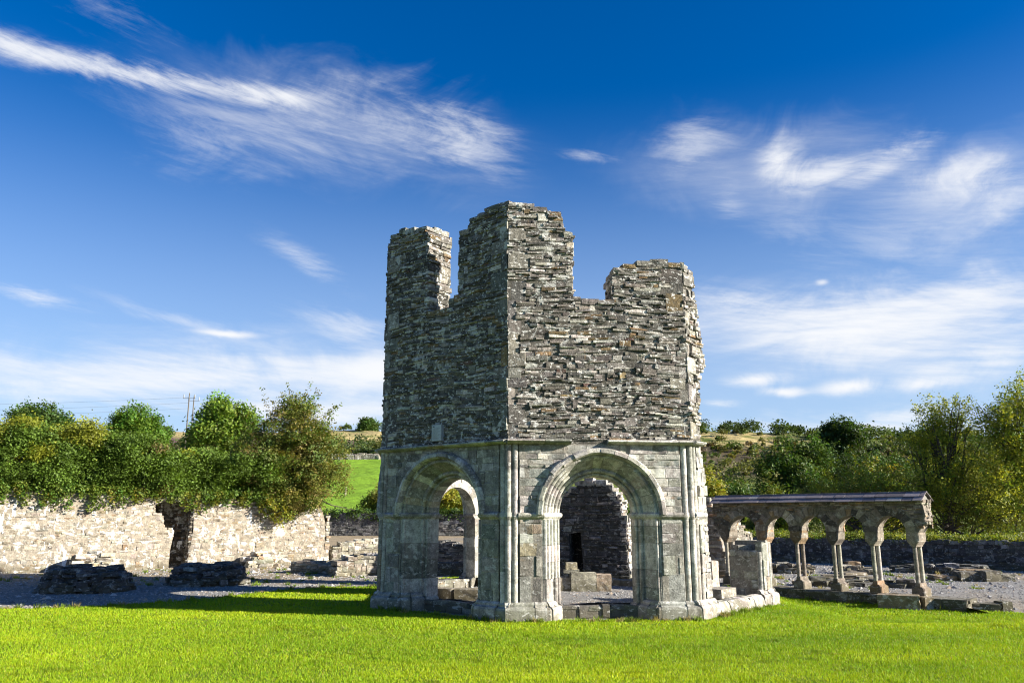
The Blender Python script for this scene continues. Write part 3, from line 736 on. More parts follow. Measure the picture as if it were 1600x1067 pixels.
def lower_wall(F, r, kind, parent, inner=True, u0=.0, u1=S):
    w = MB(); c0, c1 = .185, S-.185
    notch = arch_notch(UC, ZI, .955, -.1)
    core = [(.0, -.1)]+notch+[(S, -.1), (S, ZS), (0, ZS)]
    extrude_poly(w, F, core, .065, TL, MORT)
    slab = [(c0, -.1)]+notch+[(c1, -.1), (c1, ZS), (c0, ZS)]
    extrude_poly(w, F, slab, .0, .08, MORT)
    hole = arch_hole(UC, ZI, .97)
    below = [(c0, .28), (c1, .28), (c1, ZI-.06), (c0, ZI-.06)]
    above = [(c0, ZI+.02), (c1, ZI+.02), (c1, ZS-.03), (c0, ZS-.03)]
    rubble(w, F, below, r, (.14, .36), (.14, .45), (.004, .010), .05, [hole], P_low, edge=.0, gap=.006, bev=.004, jit=.03, nbig=4, wav=False)
    rubble(w, F, above, r, (.04, .16) if kind == 'bc' else (.08, .22), (.14, .42), (.003, .012), .05, [hole, arch_hole(UC, ZI, 1.03, ZI)], P_low if kind != 'bc' else P_trim, nbig=7, bigsz=((.2, .34), (.14, .25)), edge=.0, gap=.007, bev=.004, jit=.08, wav=False)
    if inner:
        G = F.flip(TL); k = .36
        rubble(w, G, [(k, 0), (S-k, 0), (S-k, ZS), (k, ZS)], r, (.05, .12), (.12, .4), (.004, .03), .06, [arch_hole(UC, ZI, RI+.22)], P_up, edge=.02)
    wo = w.build('lower_wall', M_low, parent)
    make_arch(F, r, kind, parent); make_jambs(F, r, kind, parent)
    for s in (0, 1):
        b = MB()
        if s == 0: pts = [(c0-.02, 0), (UC-.935, 0), (UC-.86, .075), (UC-.765, .25), (UC-.67, .33), (UC-RI, .39), (UC-RI, TL)]
        else: pts = [(UC+RI, TL), (UC+RI, .39), (UC+.67, .33), (UC+.765, .25), (UC+.86, .075), (UC+.935, 0), (c1+.02, 0)]
        band(b, F, pts, [(o-.01, z) for o, z in IMP], vcol(r), r)
        run = (c0-.02, UC-.93) if s == 0 else (UC+.93, c1+.02)
        seg_band(b, F, [(run[0], 0), (run[1], 0)], IMP, r, (.2, .4))
        b.build('impost', M_trim, parent)
    for s in (0, 1):
        p = MB()
        pts = [(-.05, 0), (UC-.90, 0), (UC-.80, .12), (UC-.70, .33), (UC-.66, TL)] if s == 0 else [(UC+.66, TL), (UC+.70, .33), (UC+.80, .12), (UC+.90, 0), (S+.05, 0)]
        band(p, F, pts, [(o-.012, z-.008) for o, z in PLN], MORT, r)
        seg_band(p, F, pts, PLN, r, (.24, .5), P_trim, .010)
        p.build('plinth', M_trim, parent)
    return wo

def corner(P, Fl, Fr, r, parent, z1=ZS, right=True, left=True):
    """cluster of three shafts in the recessed corner"""
    for (F, u, ok) in ((Fl, S-.118, left), (None, 0, True), (Fr, .118, right)):
        if not ok: continue
        if F is None:
            bis = (Fl.Nn+Fr.Nn); bis /= np.linalg.norm(bis); c = P-bis*.035
        else:
            q = F.p(u, .03, 0); c = q[:2]
        m = MB(); z = .22
        for za, zb in ((.24, ZI-.05), (ZI-.02, z1)):
            z = za
            while z < zb:
                h = min(r.uniform(.35, .8), zb-z); dd = r.uniform(-.003, .003, 2)
                cyl(m, c+dd, .05, .05, z+.002, z+h-.002, vcol(r), 20); z += h
        cyl(m, c, .047, .047, .1, z1, MORT, 12)
        cyl(m, c, .072, .055, .22, .27, vcol(r), 14); cyl(m, c, .06, .072, ZI-.07, ZI-.03, vcol(r), 14); cyl(m, c, .072, .066, ZI-.03, ZI+.035, vcol(r), 14)
        m.build('corner_shaft', M_trim, parent)

def string_course(F, r, parent, gaps=(), u0=-.02, u1=S+.02, z=ZS):
    m = MB(); prof = [(-.05, z-.03), (.0, z-.028), (.05, z-.024), (.11, z-.004), (.135, z+.014), (.125, z+.034), (.0, z+.055), (-.05, z+.06)]
    u = u0
    while u < u1-.02:
        w = min(r.uniform(.28, .62), u1-u); w = u1-u if u1-u-w < .15 else w
        if any(a < u+w/2 < b for a, b in gaps):
            if m.n: m.build('string_course', M_trim, parent); m = MB()
        else:
            dm = r.uniform(-.02, .012)
            band(m, F, [(u+.004, 0), (u+w-.004, 0)], [(o+dm if o > .01 else o, zz+r.uniform(-.004, .004)) for o, zz in prof], vcol(r), r)
        u += w
    if m.n: m.build('string_course', M_trim, parent)

def upper_wall(F, top, r, parent, t=TU, u0=0, u1=S, back=True, quo=(1, 1), ends=(), name='upper_wall'):
    """top: outline of the broken top from left to right [(u,z)...]"""
    w = MB(); z0 = ZS-.02
    core = [(u0, z0), (u1, z0)]+[(u, z-.03) for u, z in reversed(top)]
    # jagged core edge
    pts = [core[0], core[1]]
    tp = core[2:]
    for a, b in zip(tp[:-1], tp[1:]):
        pts.append(a); L = math.hypot(b[0]-a[0], b[1]-a[1]); n = int(L/.12)
        for k in range(1, n): pts.append((a[0]+(b[0]-a[0])*k/n+r.uniform(-.012, .012), a[1]+(b[1]-a[1])*k/n+r.uniform(-.02, .012)))
    pts.append(tp[-1])
    extrude_poly(w, F, pts, .0, t, MORTU)
    poly = [(u0, z0+.06), (u1, z0+.06)]+list(reversed(top))
    q = []
    if quo[0]: q.append((u0, 1, z0+.06, top[0][1]-.05))
    if quo[1]: q.append((u1, -1, z0+.06, top[-1][1]-.05))
    rubble(w, F, poly, r, (.018, .056), (.07, .40), (-.006, .032), .10, (), P_up, nbig=44, bigsz=((.08, .26), (.06, .15)), edge=.02, gap=.003, quoins=q, ph=r.uniform(0, 6), bev=.0035, jit=.30, bigpal=P_upq)
    if back:
        G = F.flip(t); pb = [(S-u, z) for u, z in poly]
        rubble(w, G, [p for p in pb], r, (.04, .09), (.12, .42), (.0, .035), .08, (), P_up, edge=.02)
    for (u, za, zb, side) in ends:     # vertical broken ends of merlons
        E_ = F.end(u, t, far=(side > 0))
        rubble(w, E_, [(0, za), (t, za), (t, zb), (0, zb)], r, (.04, .11), (.12, .3), (.0, .045), .10, (), P_up+[(3, (.46, .43, .37))], edge=.02, bev=.01)
    top_rubble(w, F, [(u, z-.02) for u, z in top], t, r, P_upq, (.13, .34), (.04, .10), over=.025)
    return w.build(name, M_up, parent)

r = np.random.default_rng(11)
upper_wall(F_AB, [(0, 6.72), (.06, 6.84), (.3, 6.93), (.75, 6.88), (1.0, 6.86), (1.08, 6.7), (1.10, 5.17), (1.62, 5.13), (1.64, 5.33), (1.88, 5.34), (1.88, 6.5), (2.08, 6.58), (2.12, 6.72), (2.45, 6.76), (2.5, 6.83), (S, 6.84)],
           r, TOW, ends=[(1.10, 5.15, 6.72, 1), (1.88, 5.3, 6.55, -1)])
upper_wall(F_BC, [(0, 6.84), (.42, 6.78), (.70, 6.70), (.92, 6.66), (.95, 6.40), (1.07, 6.25), (1.09, 5.14), (1.5, 5.12), (1.79, 5.14), (1.80, 5.58), (1.96, 5.74), (2.2, 5.83), (2.75, 5.84), (S, 5.80)],
           r, TOW, ends=[(1.09, 5.12, 6.3, 1), (1.80, 5.12, 5.62, -1)])
upper_wall(F_HA, [(0, 6.0), (.6, 6.1), (1.2, 5.6), (2.0, 6.2), (2.5, 6.5), (2.8, 6.75), (S, 6.75)], r, TOW, quo=(0, 1), back=True)
upper_wall(F_GH, [(0.1, 5.4), (.6, 5.8), (1.2, 6.05), (2.2, 6.1), (S, 6.0)], r, TOW, quo=(0, 0), back=True)
# broken stub of the next wall: ragged end, seen edge-on beside the right corner
wst = MB(); prC = [(.34, 5.70), (.38, 5.40), (.46, 4.95), (.58, 4.45), (.68, 4.15), (.50, 4.05), (.40, 3.8), (.33, ZS+.05)]
core = [(0, ZS-.02), (.30, ZS-.02)]+[(u-.05, z) for u, z in reversed(prC)]+[(0, 5.78)]
extrude_poly(wst, F_CD, core, 0, TU, MORTU)
rubble(wst, F_CD, [(0, ZS+.05), (.33, ZS+.05)]+list(reversed(prC))+[(0, 5.8)], r, (.03, .08), (.1, .3), (.0, .05), .1, (), P_up+[(4, (.48, .46, .41))], edge=.05, quoins=[(0, 1, ZS+.06, 5.7)], bigpal=P_upq)
for i in range(len(prC)-1):
    (ua, za), (ub, zb) = prC[i+1], prC[i]
    E_ = F_CD.end(max(ua, ub)-.10, TU); rubble(wst, E_, [(0, za), (TU, za), (TU, zb), (0, zb)], r, (.03, .08), (.1, .3), (.02, .13), .1, (), P_up+[(3, (.46, .44, .4))], edge=.03)
top_rubble(wst, F_CD, [(0, 5.76), (.34, 5.70)], TU, r, P_upq)
wst.build('upper_wall', M_up, TOW)
lst = MB(); prL = [(.36, 2.70), (.37, 2.55), (.42, 2.3), (.49, 2.05), (.50, 1.5), (.48, .95), (.52, .3)]
extrude_poly(lst, F_CD, [(0, -.1), (.45, -.1)]+[(u-.05, z) for u, z in reversed(prL)]+[(0, ZS)], .06, TL, MORT)
rubble(lst, F_CD, [(.19, .28), (.50, .28)]+list(reversed(prL))+[(.19, ZS)], r, (.14, .3), (.14, .26), (.0, .02), .1, (), P_trim, edge=.01, wav=False)
for i in range(len(prL)-1):
    (ua, za), (ub, zb) = prL[i+1], prL[i]
    E_ = F_CD.end(max(ua, ub)-.08, TL); rubble(lst, E_, [(0, za), (TL, za), (TL, zb), (0, zb)], r, (.04, .1), (.1, .3), (.02, .10), .1, (), P_trim, edge=.03)
lst.build('lower_wall', M_trim, TOW)
for F_, kd in ((F_AB, 'ab'), (F_BC, 'bc'), (F_HA, 'ha'), (F_GH, 'gh')): lower_wall(F_, r, kd, TOW)
for F_, g, a, b in ((F_AB, (), -.02, S+.02), (F_BC, ((1.12, 1.5),), -.02, S+.03), (F_CD, (), -.03, .34), (F_HA, (), 0, S), (F_GH, (), 0, S)): string_course(F_, r, TOW, g, a, b)
corner(Bc, F_AB, F_BC, r, TOW); corner(Cc, F_BC, F_CD, r, TOW); corner(Ac, F_HA, F_AB, r, TOW); corner(Hc, F_GH, F_HA, r, TOW)
pl = MB(); seg_band(pl, F_CD, [(-.05, 0), (.62, 0)], PLN, r, (.25, .4)); band(pl, F_CD, [(-.05, 0), (.55, 0)], [(o-.012, z-.008) for o, z in PLN], MORT, r); pl.build('plinth', M_trim, TOW)
ib = MB(); seg_band(ib, F_CD, [(.0, 0), (.40, 0)], IMP, r, (.2, .4)); ib.build('impost', M_trim, TOW)
# low sill walls in the arches and along the broken side
def sill(F, u0, u1, z1, t, r, pal, d0=.1, name='sill_wall', mat=None):
    m = MB(); extrude_poly(m, F, [(u0, -.1), (u1, -.1), (u1, z1-.02), (u0, z1-.02)], d0, d0+t, MORT)
    rubble(m, Face(F.p(0, d0, 0), F.p(F.L, d0, 0)), [(u0, 0), (u1, 0), (u1, z1), (u0, z1)], r, (.10, .16), (.2, .45), (.005, .03), .06, (), pal, edge=.01)
    G = Face(F.p(F.L, d0+t, 0), F.p(0, d0+t, 0)); rubble(m, G, [(S-u1, 0), (S-u0, 0), (S-u0, z1), (S-u1, z1)], r, (.08, .14), (.2, .45), (.005, .03), .06, (), pal, edge=.01)
    top_rubble(m, F, [(u0, z1-.05), (u1, z1-.05)], t, r, pal, (.25, .5), (.03, .05), d0, .01)
    m.build(name, mat or M_low, TOW)
sill(F_AB, UC-.68, UC+.68, .19, .3, r, P_dark, .30); sill(F_BC, UC-.68, UC+.68, .21, .3, r, P_dark, .30); sill(F_GH, UC-.68, UC+.68, .20, .4, r, P_low); sill(F_HA, UC-.68, UC+.68, .20, .4, r, P_low)  # the two front sills take the dark palette to paint in their shade
sill(F_CD, .55, 2.45, .20, .62, r, P_trim, -.05, mat=M_trim)
sl = MB(); seg_band(sl, F_CD, [(.6, 0), (2.40, 0)], [(-.05, .24), (.06, .225), (.10, .18), (.13, .08), (.15, 0), (.15, -.15)], r, (.2, .42), P_trim, .02); sl.build('plinth', M_trim, TOW)
for F_ in (Face(Dc, Ec), Face(Ec, Fc), Face(Fc, Gc)): sill(F_, .3, S-.2, .14, .6, r, P_low, 0)
# stub pier at the next corner, with its shafts
pier = MB(); F_DE = Face(Dc, Ec)
extrude_poly(pier, F_CD, [(2.58, -.1), (S, -.1), (S, 1.15), (2.82, 1.15), (2.82, .98), (2.58, .98)], .05, TL, MORT)
extrude_poly(pier, F_DE, [(0, -.1), (.55, -.1), (.50, .75), (.3, 1.07), (0, 1.07)], .05, TL, MORT)
rubble(pier, F_CD, [(2.58, .28), (2.84, .28), (2.84, 1.15), (2.76, 1.15), (2.76, .98), (2.58, .98)], r, (.18, .32), (.12, .25), (.04, .055), .1, (), P_trim, edge=.0, wav=False, jit=.06)
rubble(pier, F_DE, [(.17, .28), (.55, .28), (.5, .8), (.3, 1.07), (.17, 1.07)], r, (.18, .32), (.12, .25), (.04, .055), .1, (), P_trim, edge=.0, wav=False, jit=.06)
rubble(pier, F_CD.end(2.60, TL, False), [(0, .1), (TL, .1), (TL, .98), (0, .98)], r, (.14, .28), (.2, .4), (.0, .04), .1, (), P_low, edge=.0, wav=False)
rubble(pier, F_CD.end(2.82, TL, False), [(0, .8), (TL, .8), (TL, 1.07), (0, 1.07)], r, (.12, .14), (.25, .4), (.0, .03), .1, (), P_low, edge=.0, wav=False)
po = pier.build('broken_pier', M_trim, TOW)
def stub_shafts(P, Fl, Fr, z1):
    for (F, u, ok) in ((Fl, S-.118, 1), (None, 0, 1), (Fr, .118, 1), (Fl, S-.235, 1), (Fl, S-.42, 1)):
        if F is None: bis = Fl.Nn+Fr.Nn; bis /= np.linalg.norm(bis); c = P-bis*.035
        else: c = F.p(u, .03, 0)[:2]
        m = MB(); z = .24; zt = z1 if u != S-.42 else .96
        while z < zt:
            h = min(r.uniform(.25, .5), zt-z); cyl(m, c+r.uniform(-.003, .003, 2), .048, .048, z+.002, z+h-.002, vcol(r), 20); z += h
        cyl(m, c, .07, .055, .22, .27, vcol(r), 14)
        m.build('corner_shaft', M_trim, po)
stub_shafts(Dc, F_CD, F_DE, 1.13)
pp = MB()
for F_, a, b in ((F_CD, 2.40, S+.05), (F_DE, -.05, .62)): seg_band(pp, F_, [(a, 0), (b, 0)], PLN, r, (.25, .4)); band(pp, F_, [(a, 0), (b, 0)], [(o-.012, z-.008) for o, z in PLN], MORT, r)
pp.build('plinth', M_trim, po)

# plaque on the shaded face
PQ = empty('wall_plaque', tuple(F_AB.p(1.465, -.07, 2.84)), label='small pale rectangular notice plaque fixed above the shaded left arch', category='plaque')
b = MB()
def fbox(mb, F, u0, u1, d0, d1, z0, z1, col):
    V = np.array([F.p(u, d, z) for z in (z0, z1) for (u, d) in ((u0, d0), (u1, d0), (u1, d1), (u0, d1))]).reshape(-1, 3)
    mb.add(V, quads=[[0, 1, 5, 4], [1, 2, 6, 5], [2, 3, 7, 6], [3, 0, 4, 7], [4, 5, 6, 7], [3, 2, 1, 0]], col=col)
fbox(b, F_AB, 1.345, 1.585, -.075, .0, 2.86, 3.145, (.30, .31, .31)); b.build('backing', M_plain, PQ)
b = MB(); fbox(b, F_AB, 1.355, 1.575, -.080, -.0745, 2.87, 3.135, (.42, .44, .45)); pan = b.build('panel', M_plain, PQ)
b = MB()
fbox(b, F_AB, 1.375, 1.42, -.0825, -.0795, 3.10, 3.12, (.10, .10, .12))
for k in range(11):
    z = 3.08-k*.018
    fbox(b, F_AB, 1.375, 1.55-(.03*(k % 3)), -.0825, -.0795, z-.005, z, (.17, .17, .18))
b.build('lettering', M_plain, pan)

# ------------------------------------------------------------------ cloister arcade
A0 = np.array([6.26, 18.33]); A1 = np.array([7.99, 16.54])
F_A = Face(A0, A1); TA = .38; ARC = empty('cloister_arcade', (float(A0[0]), float(A0[1]), 0), label='low arcade of twin columns under a slate coping right of the tall ruin', category='arcade')
SP = F_A.L/3; UCOL = [SP*3, SP*2, SP, 0, -SP*.99, -SP*2.13]
r = np.random.default_rng(21)
ZA0, ZSPR, RA, ZTOP = 1.10, 1.33, .265, 1.92
w = MB(); ends = (UCOL[-1]-.28, UCOL[0]+.24)
poly = [(ends[0], ZA0+.15)]
cs = sorted(UCOL)
def spr(u): return [(u-.13, ZA0+.16), (u-.135, ZA0), (u+.135, ZA0), (u+.13, ZA0+.16)]
poly = [(ends[0], ZA0+.3)]
for i, u in enumerate(cs):
    poly += [(u-.12, ZA0+.17), (u-.12, ZA0+.03), (u+.12, ZA0+.03), (u+.12, ZA0+.17)] if i else [(u-.2, ZA0+.17), (u-.12, ZA0+.03), (u+.12, ZA0+.03), (u+.12, ZA0+.17)]
    if i < len(cs)-1:
        v = cs[i+1]; uc = (u+v)/2; hw = (v-u)/2-.105
        for a in np.linspace(math.pi, 0, 13)[1:-1]: poly.append((uc+hw*math.cos(a), ZSPR-.06+(1.61-ZSPR+.06)*math.sin(a)**.9))
poly += [(ends[1]-.02, ZA0+.34), (ends[1]+.05, ZA0+.5), (ends[1], ZTOP), (ends[0], ZTOP)]
extrude_poly(w, F_A, poly, .0, TA, (.22, .205, .18))
# voussoirs and spandrel rubble on both faces
def arcade_face(F, us, sgn):
    us = sorted(us); holes = []
    for u, v in zip(us[:-1], us[1:]):
        uc = (u+v)/2; hw = (v-u)/2-.105; zz = ZSPR-.06; hh = 1.61-zz
        n = 11
        for k in range(n):
            a0 = math.pi*(k+.04)/n; a1 = math.pi*(k+.96)/n; e = r.uniform(.15, .27)
            prof = [(0, .03), (0, -r.uniform(.01, .028)), (e, -r.uniform(.01, .025)), (e, .03)]
            rings = []
            for a in (a0, a1):
                rings.append(np.array([[uc+(hw+q)*math.cos(a)*1., d, zz+(hh+q*.8)*math.sin(a)] for q, d in prof]))
            sweep(w, F, rings, vcol(r, P_arc)*r.uniform(.8, 1.25))
        holes.append((uc, hw+.22, zz, hh+.20))
    def hf(z):
        out = []
        for uc, hw, zz, hh in holes:
            if z < zz: out.append((uc-hw, uc+hw))
            elif z < zz+hh: q = math.sqrt(1-((z-zz)/hh)**2); out.append((uc-hw*q, uc+hw*q))
        return out
    lo, hi = min(us)-.28, max(us)+.24
    rubble(w, F, [(lo, 1.36), (hi, 1.36), (hi, ZTOP-.01), (lo, ZTOP-.01)], r, (.025, .06), (.08, .26), (.0, .025), .05, [hf], P_arc, edge=.0, wav=False)
arcade_face(F_A, UCOL, 1)
arcade_face(F_A.flip(TA), [F_A.L-u for u in UCOL], -1)
for far, uu in ((True, ends[1]-.03), (False, ends[0]+.03)):
    rubble(w, F_A.end(uu, TA, far), [(0, 1.42), (TA, 1.42), (TA, ZTOP), (0, ZTOP)], r, (.03, .07), (.08, .2), (.02, .10), .08, (), P_arc+[(3, (.45, .43, .38))], edge=.02)
w.build('arcade_wall', M_arc, ARC)
for u in UCOL:
    cmb = MB(); 
    for d in (.06, TA-.06):
        c = F_A.p(u, d, 0)[:2]; cc = vcol(r, P_trim)
        cyl(cmb, c, .042, .040, .30, 1.0, cc*.95, 20)
    co = cmb.build('twin_column', M_arc, ARC, smooth=False)
    bs = MB()
    def blk(mb, u, hw0, hw1, d0, d1, e0, e1, z0, z1, col):
        V = [];
        for hw, e, z in ((hw0, e0, z0), (hw1, e1, z1)):
            for (a, b) in ((-1, 0), (1, 0), (1, 1), (-1, 1)):
                dd = (d0-e) if b == 0 else (d1+e)
                # chamfered octagonal plan
                V.append(F_A.p(u+a*hw*.84, dd, z)); V.append(F_A.p(u+a*hw, dd+(.022 if b == 0 else -.022), z))
        V = np.array(V).reshape(2, 8, 3)
        order = [1, 0, 2, 3, 5, 4, 6, 7]
        V = V[:, order].reshape(-1, 3)
        Q = [[i, (i+1) % 8, (i+1) % 8+8, i+8] for i in range(8)]
        T = [[0, i, i+1] for i in range(1, 7)]+[[8, 8+i, 9+i] for i in range(1, 7)]
        mb.add(V, quads=Q, tris=T, col=col)
    c = vcol(r, P_arc)
    blk(bs, u, .13, .125, .02, TA-.02, .01, .01, .05, .20, c); blk(bs, u, .12, .075, .02, TA-.02, .0, -.02, .20, .235, c); blk(bs, u, .06, .052, .01, TA-.01, -.0, -.01, .235, .305, c)
    bs.build('base', M_arc, co)
    cp = MB(); c = vcol(r, P_arc)
    blk(cp, u, .055, .065, .01, TA-.01, -.0, .0, 1.0, 1.035, c); blk(cp, u, .065, .112, .0, TA, .0, .01, 1.035, 1.10, c); blk(cp, u, .114, .122, .0, TA, .012, .014, 1.10, 1.29, c*1.05)
    cp.build('capital', M_arc, co)
rf = MB()
for side in (0, 1):
    F = F_A if side == 0 else F_A.flip(TA)
    e0, e1 = (ends[0]-.03, ends[1]+.06) if side == 0 else (F_A.L-ends[1]-.06, F_A.L-ends[0]+.03)
    for k, (da, za, db, zb) in enumerate(((-.13, 1.905, .045, 1.995), (.0, 1.99, TA/2+.02, 2.09))):
        u = e0+(.0 if k else 0)
        while u < e1-.01:
            wd = r.uniform(.20, .42); wd = min(wd, e1-u); wd = e1-u if e1-u-wd < .1 else wd
            j = r.uniform(-.002, .002); ej = r.uniform(-.006, .006); cl = np.array([.21, .19, .19])*r.uniform(.65, 1.25); cl = cl*np.array([1, .97, 1.0]) if r.random() < .93 else np.array([.30, .29, .28])
            V = np.array([F.p(uu, dd, zz+j+dz) for dz in (-.012, 0) for (uu, dd, zz) in ((u+.005, da+ej, za), (u+wd-.005, da+ej, za), (u+wd-.005, db, zb), (u+.005, db, zb))]).reshape(-1, 3)
            rf.add(V, quads=[[0, 1, 5, 4], [1, 2, 6, 5], [2, 3, 7, 6], [3, 0, 4, 7], [4, 5, 6, 7], [3, 2, 1, 0]], col=cl); u += wd
fill = [( -.05, 1.90), (TA+.05, 1.90), (TA/2, 2.06)]
E1 = F_A.end(ends[1]+.02, TA); V = [F_A.p(u, d, z) for u in (ends[0]+.02, ends[1]+.0) for d, z in fill]; V = np.array(V).reshape(-1, 3)
rf.add(V, quads=[[0, 1, 4, 3], [1, 2, 5, 4], [2, 0, 3, 5]], tris=[[0, 2, 1], [3, 4, 5]], col=(.2, .19, .17))
rf.build('slate_coping', M_slate, ARC)
pw = MB(); pu0, pu1 = ends[0]-.1, UCOL[0]+.9
extrude_poly(pw, F_A, [(pu0, -.4), (pu1, -.4), (pu1, .045), (pu0, .045)], -.10, TA+.10, MORT)
rubble(pw, Face(F_A.p(0, -.10, 0), F_A.p(F_A.L, -.10, 0)), [(pu0, -.2), (pu1, -.2), (pu1, .05), (pu0, .05)], r, (.09, .14), (.25, .6), (.0, .03), .06, (), P_dark, edge=.0, wav=False)  # shaded front coloured darker than the top and end stones
top_rubble(pw, F_A, [(pu0, .025), (UCOL[0]+.2, .025)], TA+.2, r, P_arc, (.4, .8), (.02, .03), -.10, .01)
rubble(pw, Face(F_A.p(0, -.10, 0), F_A.p(F_A.L, -.10, 0)).end(pu1-.01, TA+.2), [(0, -.2), (TA+.2, -.2), (TA+.2, .04), (0, .04)], r, (.1, .14), (.15, .3), (.0, .03), .06, (), P_arc)
pw.build('plinth_wall', M_dark, ARC)

# ------------------------------------------------------------------ other masonry
def tagd(label, cat, group=None, **k):
    d = dict(label=label, category=cat)
    if group: d['group'] = group
    d.update(k); return d
def ruin_wall(name, P, Q, top, t, mat, pal, tags, r, row=(.04, .10), ln=(.12, .45), prot=(0, .04), holes_poly=None, nbig=10, mort=MORT, back=True, topst=True, zb=-.1, bev=.01, ends=(1, 1), edge=.03):
    F = Face(P, Q); m = MB()
    core = [(top[0][0], zb), (top[-1][0], zb)]+[(u, z-.02) for u, z in reversed(top)]
    extrude_poly(m, F, core, 0, t, mort)
    poly = [(top[0][0], 0), (top[-1][0], 0)]+list(reversed(top))
    rubble(m, F, poly, r, row, ln, prot, .08, (), pal, nbig=nbig, edge=edge, ph=r.uniform(0, 6), bev=bev)
    if back: rubble(m, F.flip(t), [(F.L-u, z) for u, z in poly], r, row, ln, prot, .08, (), pal, edge=edge, bev=bev)
    if ends[1]: rubble(m, F.end(top[-1][0], t), [(0, 0), (t, 0), (t, top[-1][1]), (0, top[-1][1])], r, row, (ln[0], min(ln[1], .3)), prot, .08, (), pal, edge=.02, bev=bev)
    if ends[0]: rubble(m, F.end(top[0][0], t, False), [(0, 0), (t, 0), (t, top[0][1]), (0, top[0][1])], r, row, (ln[0], min(ln[1], .3)), prot, .08, (), pal, edge=.02, bev=bev)
    if topst: top_rubble(m, F, top, t, r, pal, (.16, .45), (.04, .12))
    ox = F.p(F.L/2, t/2, 0)
    return m.build(name, mat, None, origin=tuple(float(v) for v in ox), **tags), F

# long limewashed wall at left with its flue-like recess: two stretches of wall and a recessed back
r = np.random.default_rng(31)
W1, W2 = (-14.4, 23.5), (-6.5, 28.1)
FW = Face(W1, W2); TW = 1.05; m = MB()
top = [(-5, 2.5), (-2, 2.35), (0, 2.32), (1.4, 2.22), (2.5, 2.2), (4.0, 2.12), (4.25, 2.10), (4.9, 2.12), (6, 2.0), (7, 1.93), (8.2, 1.98), (9.1, 1.96), (9.2, 1.70), (9.32, 1.3), (9.32, .62), (9.45, .4), (9.5, 0)]
flue = [(4.42, 0), (4.42, .55), (4.5, 1.15), (4.38, 1.25), (4.30, 1.18), (4.18, 1.3), (4.15, 1.6), (3.9, 1.72), (3.86, 1.92), (4.1, 2.04), (4.3, 2.12)]
flue2 = [(4.92, 2.06), (5.02, 1.75), (5.06, 1.2), (5.0, .6), (4.92, 0)]
corel = [(-5, -.1), (4.42, -.1)]+flue[1:-1]+[(4.2, 2.10)]+[(u, z-.03) for u, z in reversed([p for p in top if p[0] < 4.2])]
corer = [(4.92, -.1), (9.5, -.1)]+[(u, z-.03) for u, z in reversed([p for p in top if p[0] > 4.92])]+[(4.92, 2.08)]+flue2[1:-1]
extrude_poly(m, FW, corel, 0, TW, (.56, .52, .45)); extrude_poly(m, FW, corer, 0, TW, (.56, .52, .45))
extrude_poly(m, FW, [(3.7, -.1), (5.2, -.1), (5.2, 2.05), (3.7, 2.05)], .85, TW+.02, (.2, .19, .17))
extrude_poly(m, FW, [(3.95, 2.02), (5.05, 2.02), (5.0, 2.2), (4.1, 2.2)], .05, TW-.1, (.2, .19, .17))
hole = lambda z: [(u0, u1) for (u0, u1) in poly_iv([(4.42, -.2)]+flue[1:]+flue2+[(4.92, -.2)], z)]
rubble(m, FW, [(-5, 0), (9.5, 0)]+list(reversed(top[:-1])), r, (.035, .10), (.08, .34), (-.010, .012), .05, [hole], P_white, nbig=90, bigsz=((.10, .3), (.07, .16)), edge=.02, gap=.010, bev=.010, jit=.34)
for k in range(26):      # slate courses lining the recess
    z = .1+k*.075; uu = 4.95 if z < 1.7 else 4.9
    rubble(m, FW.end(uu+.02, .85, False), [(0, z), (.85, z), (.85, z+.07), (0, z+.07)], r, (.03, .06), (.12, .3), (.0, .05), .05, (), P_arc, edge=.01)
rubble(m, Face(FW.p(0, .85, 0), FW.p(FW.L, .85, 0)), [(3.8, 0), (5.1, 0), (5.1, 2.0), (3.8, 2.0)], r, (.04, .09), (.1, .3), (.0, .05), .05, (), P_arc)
rubble(m, FW.end(9.42, TW), [(0, 0), (TW, 0), (TW, 1.6), (0, 1.6)], r, (.05, .12), (.12, .4), (.0, .06), .1, (), P_white)
top_rubble(m, FW, [(-5, 2.46), (0, 2.28), (4, 2.08), (5, 2.08), (9.1, 1.92)], TW, r, P_white, (.18, .45), (.04, .1))
m.build('stone_wall', M_white, None, origin=(-10.4, 25.8, 0), **tagd('long sunlit whitish rubble wall under the hedge with a tall broken recess', 'wall'))
